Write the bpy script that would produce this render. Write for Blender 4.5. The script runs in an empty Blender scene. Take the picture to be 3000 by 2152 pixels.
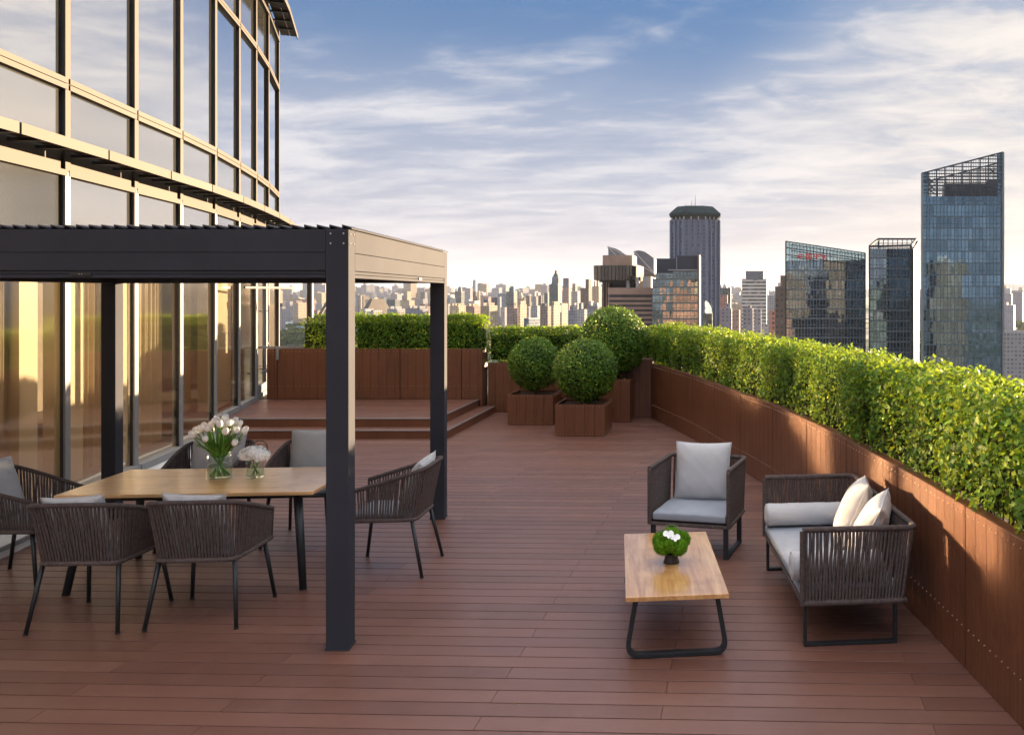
import bpy, bmesh, math, random
import numpy as np
from mathutils import Vector, Matrix

# ------------------------------------------------------------------ camera, sky, sun
S = bpy.context.scene
COL = S.collection
F, CX, HY, CZ = 2590.0, 2100.0, 856.0, 2.2      # focal length, principal point of the survey, eye height
rad = math.radians

cam_d = bpy.data.cameras.new("camera")
cam = bpy.data.objects.new("camera", cam_d)
COL.objects.link(cam)
cam.location = (0, 0, CZ)
cam.rotation_euler = (rad(90), 0, 0)
cam_d.sensor_width = 36
cam_d.lens = 36 * F / 3000
cam_d.shift_x = (1500 - CX) / 3000
cam_d.shift_y = (HY - 1076) / 3000
cam_d.clip_start = 0.05
cam_d.clip_end = 60000
S.camera = cam

SUN_AZ = 52.0      # degrees from +X towards +Y
SUN_EL = 4.2
SUN_POWER = 5.0
SKY_POWER = 0.15
EXPOSURE = 2.9
HAZE = 3e-5

S.view_settings.view_transform = 'Standard'
S.view_settings.look = 'None'
S.view_settings.exposure = EXPOSURE
S.view_settings.gamma = 1
S.render.engine = 'CYCLES'
try:
    S.cycles.use_denoising = True
    S.cycles.denoiser = 'OPENIMAGEDENOISE'
    S.cycles.max_bounces = 8
    S.cycles.transparent_max_bounces = 24
    S.cycles.caustics_reflective = True
    S.cycles.blur_glossy = 0.0
    S.cycles.use_guiding = True
    S.cycles.guiding_roughness_threshold = 0.0
    S.cycles.guiding_training_samples = 128
    S.cycles.sample_clamp_indirect = 0
    S.cycles.volume_bounces = 0
except Exception:
    pass


class NT:
    """small helper to write node trees"""
    def __init__(s, tree):
        s.t = tree
        s.t.nodes.clear()

    def n(s, kind, ins=None, **props):
        nd = s.t.nodes.new(kind)
        for k, v in props.items():
            setattr(nd, k, v)
        for k, v in (ins or {}).items():
            s.set(nd.inputs[k], v)
        return nd

    def set(s, sock, v):
        if isinstance(v, bpy.types.NodeSocket):
            s.t.links.new(v, sock)
        elif isinstance(v, bpy.types.Node):
            s.t.links.new(v.outputs[0], sock)
        else:
            if sock.type == 'RGBA' and hasattr(v, '__len__') and len(v) == 3:
                v = (*v, 1)
            sock.default_value = v

    def m(s, op, a, b=None, c=None, clamp=False):
        nd = s.n('ShaderNodeMath', operation=op, use_clamp=clamp)
        s.set(nd.inputs[0], a)
        if b is not None:
            s.set(nd.inputs[1], b)
        if c is not None:
            s.set(nd.inputs[2], c)
        return nd.outputs[0]

    def mix(s, f, a, b, blend='MIX'):
        nd = s.n('ShaderNodeMix', data_type='RGBA', blend_type=blend)
        s.set(nd.inputs[0], f)
        s.set(nd.inputs[6], a)
        s.set(nd.inputs[7], b)
        return nd.outputs[2]

    def xyz(s, v):
        nd = s.n('ShaderNodeSeparateXYZ')
        s.set(nd.inputs[0], v)
        return nd.outputs

    def vec(s, x, y, z):
        nd = s.n('ShaderNodeCombineXYZ')
        for i, q in enumerate((x, y, z)):
            s.set(nd.inputs[i], q)
        return nd.outputs[0]

    def ramp(s, v, lo, hi, smooth=True):
        nd = s.n('ShaderNodeMapRange', interpolation_type='SMOOTHSTEP' if smooth else 'LINEAR')
        s.set(nd.inputs[0], v)
        nd.inputs[1].default_value = lo
        nd.inputs[2].default_value = hi
        return nd.outputs[0]

    def noise(s, v, scale, detail=4, rough=.5, dist=0):
        nd = s.n('ShaderNodeTexNoise')
        s.set(nd.inputs['Vector'], v)
        nd.inputs['Scale'].default_value = scale
        nd.inputs['Detail'].default_value = detail
        nd.inputs['Roughness'].default_value = rough
        nd.inputs['Distortion'].default_value = dist
        return nd.outputs[0]


world = bpy.data.worlds.new("World")
S.world = world
world.use_nodes = True
W = NT(world.node_tree)
tc = W.n('ShaderNodeTexCoord')
dx, dy, dz = W.xyz(tc.outputs['Generated'])
sky = W.n('ShaderNodeTexSky', sky_type='NISHITA', sun_disc=False, sun_elevation=rad(7),
          sun_rotation=rad(90 - SUN_AZ), altitude=80, air_density=1.0, dust_density=0.6, ozone_density=2.5)
nish = W.mix(1.0, sky.outputs[0], (0.12, 0.15, 0.22), 'MULTIPLY')
sx, sy = math.cos(rad(SUN_AZ)), math.sin(rad(SUN_AZ))
az = W.m('ARCTAN2', dx, dy)                                   # 0 straight ahead, + to the right
towards = W.m('ADD', W.m('MULTIPLY', dx, sx), W.m('MULTIPLY', dy, sy))
warm = W.ramp(towards, .72, 1.0)
zc = W.m('MAXIMUM', dz, 0.0)
# base gradient of the clear air, laid over the physical sky
low = W.mix(warm, (0.62, 0.60, 0.66), (1.06, .89, .73))
high = W.mix(warm, (0.030, 0.20, 0.48), (0.15, 0.33, 0.58))
grad = W.m('POWER', W.m('SUBTRACT', 1.0, W.ramp(zc, 0.0, 0.42, False)), 2.0)
clear = W.mix(grad, high, low)
clear = W.mix(.88, nish, clear)
# cirrus: noise on a plane high above, stretched along one direction
den = W.m('ADD', zc, .11)
px = W.m('DIVIDE', dx, den)
py = W.m('DIVIDE', dy, den)
ca, sa = math.cos(rad(-30)), math.sin(rad(-30))
u = W.m('ADD', W.m('MULTIPLY', px, ca), W.m('MULTIPLY', py, sa))
v = W.m('SUBTRACT', W.m('MULTIPLY', py, ca), W.m('MULTIPLY', px, sa))
wob = W.noise(W.vec(W.m('MULTIPLY', u, .55), W.m('MULTIPLY', v, .55), 3.1), 1.0, 4, .55)
st = W.vec(W.m('MULTIPLY', u, .34), W.m('ADD', W.m('MULTIPLY', v, 1.05), W.m('MULTIPLY', wob, 1.1)), 1.7)
n1 = W.noise(st, 1.25, 10, .62, .15)
st2 = W.vec(W.m('ADD', W.m('MULTIPLY', px, 1.2), W.m('MULTIPLY', wob, 1.2)), W.m('MULTIPLY', py, 1.9), 7.7)
n2 = W.noise(st2, 2.3, 9, .60, .3)
puff = W.noise(W.vec(px, W.m('MULTIPLY', py, 1.5), 2.2), .9, 4, .55)
nn = W.m('ADD', W.m('ADD', W.m('MULTIPLY', n1, .40), W.m('MULTIPLY', n2, .36)), W.m('MULTIPLY', puff, .24))
# cover: thick below ~14 degrees on the left, thinning upwards on the right
edge = W.m('ADD', .235, W.m('MULTIPLY', W.m('MAXIMUM', W.m('ADD', az, .02), 0.0), .62))
cover = W.m('SUBTRACT', 1.0, W.ramp(W.m('ADD', W.m('SUBTRACT', zc, edge), W.m('MULTIPLY', W.m('SUBTRACT', wob, .5), .16)), -.10, .09))
thr = W.m('SUBTRACT', .62, W.m('MULTIPLY', cover, .25))
dens = W.m('MULTIPLY', W.ramp(W.m('SUBTRACT', nn, thr), -.07, .19), .9)
veil = W.m('MULTIPLY', W.ramp(W.m('SUBTRACT', cover, .0), .1, 1.0), .40)
dens = W.m('MAXIMUM', dens, veil)
ctex = W.ramp(W.m('ADD', W.m('MULTIPLY', n1, .5), W.m('MULTIPLY', n2, .5)), .38, .66)
cdark = W.mix(warm, (0.53, 0.59, 0.72), (.88, .83, .80))
clite = W.mix(warm, (0.88, 0.88, 0.92), (1.25, 1.12, .98))
ccol = W.mix(ctex, cdark, clite)
skyc = W.mix(dens, clear, ccol)
hz = W.m('POWER', W.m('SUBTRACT', 1.0, W.ramp(zc, 0.0, 0.16, False)), 2.0)
skyc = W.mix(W.m('MULTIPLY', hz, .75), skyc, low)
# overhead sky brightened out of view, added to lift soft light on the terrace
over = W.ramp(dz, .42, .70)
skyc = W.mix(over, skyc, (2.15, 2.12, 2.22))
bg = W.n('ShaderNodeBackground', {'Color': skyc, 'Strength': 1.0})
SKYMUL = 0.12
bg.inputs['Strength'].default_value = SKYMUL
W.n('ShaderNodeOutputWorld', {'Surface': bg})

sun_d = bpy.data.lights.new("sun", 'SUN')
sun = bpy.data.objects.new("sun", sun_d)
COL.objects.link(sun)
sun_d.energy = SUN_POWER
sun_d.angle = rad(0.5)
sun_d.color = (1.0, .72, .44)
sdir = Vector((math.cos(rad(SUN_AZ)) * math.cos(rad(SUN_EL)), math.sin(rad(SUN_AZ)) * math.cos(rad(SUN_EL)), math.sin(rad(SUN_EL))))
sun.rotation_euler = sdir.to_track_quat('Z', 'Y').to_euler()
sun.location = sdir * 50


# ------------------------------------------------------------------ helpers
def AT(x, y, d):
    """pixel of the photograph at depth d -> point"""
    return Vector(((x - CX) * d / F, d, CZ - (y - HY) * d / F))


def XD(x, d):
    return (x - CX) * d / F


def ZD(y, d):
    return CZ - (y - HY) * d / F


class MB:
    def __init__(s):
        s.v, s.f, s.mi = [], [], []
        s.M = Matrix.Identity(4)

    def add(s, vs, fs, mi=0):
        b = len(s.v)
        M = s.M
        s.v.extend([tuple(M @ Vector(q)) for q in vs])
        s.f.extend([tuple(b + i for i in q) for q in fs])
        s.mi.extend([mi] * len(fs))
        return s

    def box(s, x0, x1, y0, y1, z0, z1, mi=0):
        vs = [(x, y, z) for z in (z0, z1) for y in (y0, y1) for x in (x0, x1)]
        return s.add(vs, [(0, 2, 3, 1), (4, 5, 7, 6), (0, 1, 5, 4), (2, 6, 7, 3), (0, 4, 6, 2), (1, 3, 7, 5)], mi)

    def beam(s, a, b, w, h, up=(0, 0, 1), mi=0):
        """rectangular bar from a to b; w across, h along 'up'"""
        a, b = Vector(a), Vector(b)
        t = (b - a).normalized()
        r = t.cross(Vector(up))
        if r.length < 1e-6:
            r = Vector((1, 0, 0))
        r.normalize()
        n = r.cross(t)
        vs = []
        for p in (a, b):
            for i, j in ((-1, -1), (1, -1), (1, 1), (-1, 1)):
                vs.append(p + r * (w / 2 * i) + n * (h / 2 * j))
        return s.add(vs, [(3, 2, 1, 0), (4, 5, 6, 7), (0, 1, 5, 4), (1, 2, 6, 5), (2, 3, 7, 6), (3, 0, 4, 7)], mi)

    def prism(s, poly, z0, z1, mi=0, top=None):
        """poly counter-clockwise; top: heights per vertex"""
        n = len(poly)
        vs = [(p[0], p[1], z0) for p in poly] + [(p[0], p[1], (top[i] if top else z1)) for i, p in enumerate(poly)]
        fs = [tuple(range(n - 1, -1, -1)), tuple(range(n, 2 * n))]
        fs += [(i, (i + 1) % n, n + (i + 1) % n, n + i) for i in range(n)]
        return s.add(vs, fs, mi)

    def tube(s, pts, r, k=8, mi=0, cap=True, closed=False):
        pts = [Vector(p) for p in pts]
        n = len(pts)
        rr = r if hasattr(r, '__len__') else [r] * n
        vs, fs = [], []
        prev = None
        for i, p in enumerate(pts):
            if closed:
                t = pts[(i + 1) % n] - pts[i - 1]
            else:
                t = pts[min(i + 1, n - 1)] - pts[max(i - 1, 0)]
            t.normalize()
            if prev is None:
                a = Vector((0, 0, 1)) if abs(t.z) < .9 else Vector((1, 0, 0))
                x = t.cross(a).normalized()
            else:
                x = (prev - t * prev.dot(t)).normalized()
            prev = x
            y = t.cross(x)
            for j in range(k):
                an = 2 * math.pi * j / k
                vs.append(p + x * (rr[i] * math.cos(an)) + y * (rr[i] * math.sin(an)))
        for i in range(n if closed else n - 1):
            for j in range(k):
                a, b = i * k + j, i * k + (j + 1) % k
                i2 = (i + 1) % n
                fs.append((a, b, i2 * k + (j + 1) % k, i2 * k + j))
        if cap and not closed:
            fs.append(tuple(range(k - 1, -1, -1)))
            fs.append(tuple(range((n - 1) * k, n * k)))
        return s.add(vs, fs, mi)

    def lathe(s, prof, k=32, c=(0, 0, 0), mi=0, cap=True):
        vs, fs = [], []
        for (r, z) in prof:
            for j in range(k):
                a = 2 * math.pi * j / k
                vs.append((c[0] + r * math.cos(a), c[1] + r * math.sin(a), c[2] + z))
        for i in range(len(prof) - 1):
            for j in range(k):
                fs.append((i * k + j, i * k + (j + 1) % k, (i + 1) * k + (j + 1) % k, (i + 1) * k + j))
        if cap:
            fs.append(tuple(range(k - 1, -1, -1)))
            fs.append(tuple(range((len(prof) - 1) * k, len(prof) * k)))
        return s.add(vs, fs, mi)

    def ball(s, c, r, k=8, mi=0, sc=(1, 1, 1)):
        prof = []
        vs, fs = [], []
        m = max(4, k // 2 + 1)
        for i in range(m + 1):
            th = math.pi * i / m
            for j in range(k):
                a = 2 * math.pi * j / k
                vs.append((c[0] + r * sc[0] * math.sin(th) * math.cos(a), c[1] + r * sc[1] * math.sin(th) * math.sin(a), c[2] - r * sc[2] * math.cos(th)))
        for i in range(m):
            for j in range(k):
                fs.append((i * k + j, i * k + (j + 1) % k, (i + 1) * k + (j + 1) % k, (i + 1) * k + j))
        return s.add(vs, fs, mi)

    def obj(s, name, mats, parent=None, smooth=False, bevel=0, seg=2, auto=None):
        me = bpy.data.meshes.new(name)
        me.from_pydata(s.v, [], s.f)
        if not isinstance(mats, (list, tuple)):
            mats = [mats]
        for m in mats:
            me.materials.append(m)
        if len(mats) > 1:
            me.polygons.foreach_set('material_index', s.mi)
        if smooth:
            me.polygons.foreach_set('use_smooth', [True] * len(me.polygons))
        me.update()
        o = bpy.data.objects.new(name, me)
        COL.objects.link(o)
        if parent:
            o.parent = parent
        if bevel:
            md = o.modifiers.new('bevel', 'BEVEL')
            md.width = bevel
            md.segments = seg
            md.limit_method = 'ANGLE'
            md.angle_limit = rad(40)
            md.harden_normals = False
        return o


def tag(o, label=None, cat=None, group=None, kind=None):
    if label:
        o['label'] = label
    if cat:
        o['category'] = cat
    if group:
        o['group'] = group
    if kind:
        o['kind'] = kind
    return o


def thing(name, label, cat, loc=(0, 0, 0), rz=0, group=None):
    o = bpy.data.objects.new(name, None)
    o.empty_display_size = .2
    COL.objects.link(o)
    o.location = loc
    o.rotation_euler = (0, 0, rz)
    return tag(o, label, cat, group)


def copy_tree(o, parent=None):
    c = o.copy()
    COL.objects.link(c)
    if parent:
        c.parent = parent
    for ch in list(o.children):
        copy_tree(ch, c)
    return c


def dup(o, label, loc, rz):
    c = copy_tree(o)
    c.location = loc
    c.rotation_euler = (0, 0, rz)
    c['label'] = label
    return c


# ------------------------------------------------------------------ materials
def M_new(name):
    m = bpy.data.materials.new(name)
    m.use_nodes = True
    return m, NT(m.node_tree)


def M_plain(name, col, rough=.6, metal=0, spec=.5, var=.12, vscale=3.0, bump=0, bscale=60, coat=0, stretch=(1, 1, 1)):
    m, t = M_new(name)
    tc = t.n('ShaderNodeTexCoord').outputs['Object']
    mp = t.n('ShaderNodeMapping', {'Vector': tc, 'Scale': stretch})
    nz = t.noise(mp, vscale, 5, .6)
    lo = tuple(c * (1 - var) for c in col)
    hi = tuple(min(1, c * (1 + var)) for c in col)
    c = t.mix(t.ramp(nz, .3, .7), lo, hi)
    p = t.n('ShaderNodeBsdfPrincipled', {'Base Color': c, 'Roughness': rough, 'Metallic': metal, 'Specular IOR Level': spec})
    if coat:
        p.inputs['Coat Weight'].default_value = coat
        p.inputs['Coat Roughness'].default_value = .15
    if bump:
        b = t.n('ShaderNodeBump', {'Height': t.noise(mp, bscale, 3, .6), 'Strength': bump, 'Distance': .01})
        t.set(p.inputs['Normal'], b)
    t.n('ShaderNodeOutputMaterial', {'Surface': p})
    return m


def M_wood(name, a, b, rough=.35, scale=1.0, axis=0, coat=.3):
    m, t = M_new(name)
    tc = t.n('ShaderNodeTexCoord').outputs['Object']
    sc = [22, 22, 22]
    sc[axis] = 1.6
    mp = t.n('ShaderNodeMapping', {'Vector': tc, 'Scale': tuple(q * scale for q in sc)})
    g = t.noise(mp, 1.0, 7, .65, .8)
    pl = [0, 0, 0]
    x, y, z = t.xyz(tc)
    across = y if axis == 0 else x
    cell = t.n('ShaderNodeTexWhiteNoise', noise_dimensions='1D')
    t.set(cell.inputs['W'], t.m('FLOOR', t.m('DIVIDE', across, .11)))
    f = t.m('ADD', t.m('MULTIPLY', t.ramp(g, .3, .72), .75), t.m('MULTIPLY', cell.outputs[0], .3), clamp=True)
    c = t.mix(f, a, b)
    c = t.mix(t.m('MULTIPLY', t.ramp(t.noise(tc, 5.0, 5, .65), .48, .72), .45), c, tuple(q * .62 for q in a))
    p = t.n('ShaderNodeBsdfPrincipled', {'Base Color': c, 'Roughness': t.m('ADD', rough, t.m('MULTIPLY', g, .12)), 'Coat Weight': coat, 'Coat Roughness': .2})
    bp = t.n('ShaderNodeBump', {'Height': g, 'Strength': .12, 'Distance': .004})
    t.set(p.inputs['Normal'], bp)
    t.n('ShaderNodeOutputMaterial', {'Surface': p})
    return m


def M_deck(name, a, b, rough=.42, axis=0, island=True):
    """composite boards: fine brushed lines along the board, tone per board"""
    m, t = M_new(name)
    tc = t.n('ShaderNodeTexCoord').outputs['Object']
    sc = [55, 55, 55]
    sc[axis] = .8
    mp = t.n('ShaderNodeMapping', {'Vector': tc, 'Scale': tuple(sc)})
    fine = t.noise(mp, 2.5, 4, .7)
    sc2 = [7, 7, 7]
    sc2[axis] = .6
    mp2 = t.n('ShaderNodeMapping', {'Vector': tc, 'Scale': tuple(sc2)})
    broad = t.noise(mp2, 1.0, 4, .6)
    dirt = t.noise(tc, 1.3, 6, .65)
    gi = t.n('ShaderNodeNewGeometry').outputs['Random Per Island']
    f = t.m('ADD', t.m('MULTIPLY', fine, .45), t.m('MULTIPLY', broad, .35))
    if island:
        f = t.m('ADD', f, t.m('MULTIPLY', t.m('SUBTRACT', gi, .5), .38))
    f = t.m('ADD', f, .1, clamp=True)
    c = t.mix(f, a, b)
    c = t.mix(t.m('MULTIPLY', t.ramp(dirt, .45, .8), .35), c, tuple(q * .62 for q in a))
    if axis == 2:
        x_, y_, z_ = t.xyz(tc)
        drip = t.noise(t.vec(t.m('MULTIPLY', x_, 9.0), t.m('MULTIPLY', y_, 9.0), t.m('MULTIPLY', z_, .9)), 1.6, 5, .6)
        c = t.mix(t.m('MULTIPLY', t.ramp(drip, .52, .75), .45), c, tuple(q * .55 for q in a))
        blot = t.noise(tc, 4.5, 6, .7)
        c = t.mix(t.m('MULTIPLY', t.ramp(blot, .55, .75), .35), c, (b[0] * 1.25, b[1] * 1.15, b[2]))
    else:
        worn = t.noise(tc, 2.2, 8, .75)
        c = t.mix(t.m('MULTIPLY', t.ramp(worn, .5, .72), .22), c, (b[0] * 1.15, b[1] * 1.35, b[2] * 1.5))
    p = t.n('ShaderNodeBsdfPrincipled', {'Base Color': c, 'Roughness': t.m('ADD', rough, t.m('MULTIPLY', t.m('SUBTRACT', dirt, .5), .25)), 'Specular IOR Level': .5})
    bp = t.n('ShaderNodeBump', {'Height': fine, 'Strength': .35, 'Distance': .003})
    t.set(p.inputs['Normal'], bp)
    t.n('ShaderNodeOutputMaterial', {'Surface': p})
    return m


def M_leaf(name, dark, light, tip, trans=.45, rough=.42):
    m, t = M_new(name)
    gi = t.n('ShaderNodeNewGeometry').outputs['Random Per Island']
    tc = t.n('ShaderNodeTexCoord').outputs['Object']
    clump = t.ramp(t.noise(tc, 2.6, 3, .6), .35, .65)
    f = t.m('ADD', t.m('MULTIPLY', gi, .6), t.m('MULTIPLY', clump, .4))
    c = t.mix(t.ramp(f, .15, .9, False), dark, light)
    c = t.mix(t.m('MULTIPLY', t.ramp(t.m('FRACT', t.m('MULTIPLY', gi, 7.31)), .72, .95), t.m('ADD', .35, t.m('MULTIPLY', clump, .5))), c, tip)
    p = t.n('ShaderNodeBsdfPrincipled', {'Base Color': c, 'Roughness': rough + .12, 'Specular IOR Level': .28})
    tl = t.n('ShaderNodeBsdfTranslucent', {'Color': t.mix(.5, c, tip)})
    mx = t.n('ShaderNodeMixShader', {0: trans, 1: p, 2: tl})
    t.n('ShaderNodeOutputMaterial', {'Surface': mx})
    return m


def M_pane(name, tint, refl, base=None, rough=0.0, gcol=(.92, .95, 1.0)):
    """window glass: clear (base None) or with a blind/opaque sheet right behind it"""
    m, t = M_new(name)
    fr = t.n('ShaderNodeFresnel', {'IOR': 1.5}).outputs[0]
    fr = t.m('MULTIPLY', fr, t.m('SUBTRACT', 1.0, t.n('ShaderNodeNewGeometry').outputs['Backfacing']))
    f = t.m('ADD', t.m('MULTIPLY', fr, .75), refl, clamp=True)
    tc = t.n('ShaderNodeTexCoord').outputs['Object']
    bp = t.n('ShaderNodeBump', {'Height': t.noise(tc, .8, 2, .5), 'Strength': .25, 'Distance': .01})
    g = t.n('ShaderNodeBsdfGlossy', {'Color': gcol, 'Roughness': rough, 'Normal': bp})
    if base is None:
        b = t.n('ShaderNodeBsdfTransparent', {'Color': tint})
    else:
        mp = t.n('ShaderNodeMapping', {'Vector': tc, 'Scale': (30, 30, .6)})
        str_ = t.noise(mp, 1.0, 3, .5)
        oi = t.n('ShaderNodeObjectInfo').outputs['Random']
        bc = t.mix(str_, tuple(q * .8 for q in base), tuple(min(1, q * 1.15) for q in base))
        bc = t.mix(t.m('MULTIPLY', t.ramp(oi, .45, .75), .8 if rough < .05 else .1), bc, tuple(min(1, q * 2.6) for q in base))
        b = t.n('ShaderNodeBsdfDiffuse', {'Color': bc})
    mx = t.n('ShaderNodeMixShader', {0: f, 1: b, 2: g})
    t.n('ShaderNodeOutputMaterial', {'Surface': mx})
    return m


def M_facade(name, wall, glass, w=3.2, h=3.1, fw=.55, fh=.5, rough=.7, band=False, spread=.25):
    """far facade: wall with rows of window openings, in metres of the object"""
    m, t = M_new(name)
    tc = t.n('ShaderNodeTexCoord').outputs['Object']
    x, y, z = t.xyz(tc)
    geo = t.n('ShaderNodeNewGeometry')
    nx, ny, nz = t.xyz(geo.outputs['Normal'])
    side = t.m('GREATER_THAN', t.m('ABSOLUTE', nx), t.m('ABSOLUTE', ny))
    uu = t.m('ADD', t.m('MULTIPLY', x, t.m('SUBTRACT', 1.0, side)), t.m('MULTIPLY', y, side))
    cu, cz = t.m('DIVIDE', uu, w), t.m('DIVIDE', z, h)
    mu = t.m('LESS_THAN', t.m('FRACT', cu), fw) if not band else 1.0
    mz = t.m('LESS_THAN', t.m('FRACT', cz), fh)
    up = t.m('LESS_THAN', t.m('ABSOLUTE', nz), .5)
    mask = t.m('MULTIPLY', t.m('MULTIPLY', mu, mz), up) if not band else t.m('MULTIPLY', mz, up)
    wn = t.n('ShaderNodeTexWhiteNoise', noise_dimensions='3D')
    t.set(wn.inputs['Vector'], t.vec(t.m('FLOOR', cu), t.m('FLOOR', cz), side))
    gcol = t.mix(t.m('POWER', wn.outputs[0], 3.0), glass, tuple(min(1, q * 2.5 + .05) for q in glass))
    oi = t.n('ShaderNodeObjectInfo').outputs['Random']
    wv = t.mix(oi, tuple(q * (1 - spread) for q in wall), tuple(min(1, q * (1 + spread)) for q in wall))
    wv = t.mix(t.m('MULTIPLY', t.ramp(t.noise(tc, .05, 4, .6), .4, .8), .3), wv, tuple(q * .7 for q in wall))
    c = t.mix(mask, wv, gcol)
    p = t.n('ShaderNodeBsdfPrincipled', {'Base Color': c, 'Roughness': t.m('SUBTRACT', rough, t.m('MULTIPLY', mask, rough - .25))})
    t.n('ShaderNodeOutputMaterial', {'Surface': p})
    return m


def M_curtainwall(name, tint, w=1.5, h=3.9, frame=(.12, .13, .14), jitter=.02, dark=.5, lw=.10, lh=.09, var=.5):
    """mirror-like office glass with mullion and floor lines; each pane tilts a hair"""
    m, t = M_new(name)
    tc = t.n('ShaderNodeTexCoord').outputs['Object']
    x, y, z = t.xyz(tc)
    geo = t.n('ShaderNodeNewGeometry')
    nx, ny, nz = t.xyz(geo.outputs['Normal'])
    side = t.m('GREATER_THAN', t.m('ABSOLUTE', nx), t.m('ABSOLUTE', ny))
    uu = t.m('ADD', t.m('MULTIPLY', x, t.m('SUBTRACT', 1.0, side)), t.m('MULTIPLY', y, side))
    cu, cz = t.m('DIVIDE', uu, w), t.m('DIVIDE', z, h)
    mu = t.m('LESS_THAN', t.m('FRACT', cu), lw)
    mz = t.m('LESS_THAN', t.m('FRACT', cz), lh)
    mz2 = t.m('MULTIPLY', t.m('LESS_THAN', t.m('FRACT', t.m('ADD', cz, .62)), lh * .6), .5)
    mask = t.m('MAXIMUM', t.m('MAXIMUM', mu, mz), mz2)
    wn = t.n('ShaderNodeTexWhiteNoise', noise_dimensions='3D')
    t.set(wn.inputs['Vector'], t.vec(t.m('FLOOR', cu), t.m('FLOOR', cz), side))
    wl = t.n('ShaderNodeTexWhiteNoise', noise_dimensions='2D')
    t.set(wl.inputs['Vector'], t.vec(t.m('FLOOR', t.m('DIVIDE', cu, 7.0)), t.m('FLOOR', cz), 0))
    j = t.n('ShaderNodeVectorMath', operation='SUBTRACT')
    t.set(j.inputs[0], wn.outputs['Color'])
    j.inputs[1].default_value = (.5, .5, .5)
    j2 = t.n('ShaderNodeVectorMath', operation='SCALE', ins={0: j})
    j2.inputs['Scale'].default_value = jitter
    wav = t.n('ShaderNodeTexNoise', {'Vector': tc})
    wav.inputs['Scale'].default_value = .35
    w1 = t.n('ShaderNodeVectorMath', operation='SUBTRACT')
    t.set(w1.inputs[0], wav.outputs['Color'])
    w1.inputs[1].default_value = (.5, .5, .5)
    w2 = t.n('ShaderNodeVectorMath', operation='SCALE', ins={0: w1})
    w2.inputs['Scale'].default_value = jitter * 1.2
    a = t.n('ShaderNodeVectorMath', operation='ADD', ins={0: geo.outputs['Normal'], 1: j2})
    a = t.n('ShaderNodeVectorMath', operation='ADD', ins={0: a, 1: w2})
    nrm = t.n('ShaderNodeVectorMath', operation='NORMALIZE', ins={0: a})
    br = t.m('MULTIPLY', t.m('ADD', 1.0, t.m('MULTIPLY', t.m('SUBTRACT', wn.outputs[0], .5), var)),
             t.m('ADD', 1.0, t.m('MULTIPLY', t.m('SUBTRACT', wl.outputs[0], .5), var * .8)))
    gcol = t.n('ShaderNodeVectorMath', operation='SCALE')
    t.set(gcol.inputs[0], tint)
    t.set(gcol.inputs['Scale'], br)
    g = t.n('ShaderNodeBsdfGlossy', {'Color': gcol, 'Roughness': .02, 'Normal': nrm})
    d = t.n('ShaderNodeBsdfDiffuse', {'Color': tuple(q * dark * .25 for q in tint)})
    gl = t.n('ShaderNodeMixShader', {0: .82, 1: d, 2: g})
    fr = t.n('ShaderNodeBsdfPrincipled', {'Base Color': frame, 'Roughness': .4, 'Metallic': .2})
    mx = t.n('ShaderNodeMixShader', {0: mask, 1: gl, 2: fr})
    t.n('ShaderNodeOutputMaterial', {'Surface': mx})
    return m


def M_glass(name, col=(1, 1, 1), ior=1.45, rough=0):
    m, t = M_new(name)
    fr = t.n('ShaderNodeFresnel', {'IOR': ior}).outputs[0]
    fr = t.m('MULTIPLY', fr, t.m('SUBTRACT', 1.0, t.n('ShaderNodeNewGeometry').outputs['Backfacing']))
    tr = t.n('ShaderNodeBsdfTransparent', {'Color': col})
    gl = t.n('ShaderNodeBsdfGlossy', {'Color': (1, 1, 1), 'Roughness': rough})
    t.n('ShaderNodeOutputMaterial', {'Surface': t.n('ShaderNodeMixShader', {0: fr, 1: tr, 2: gl})})
    return m


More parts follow.
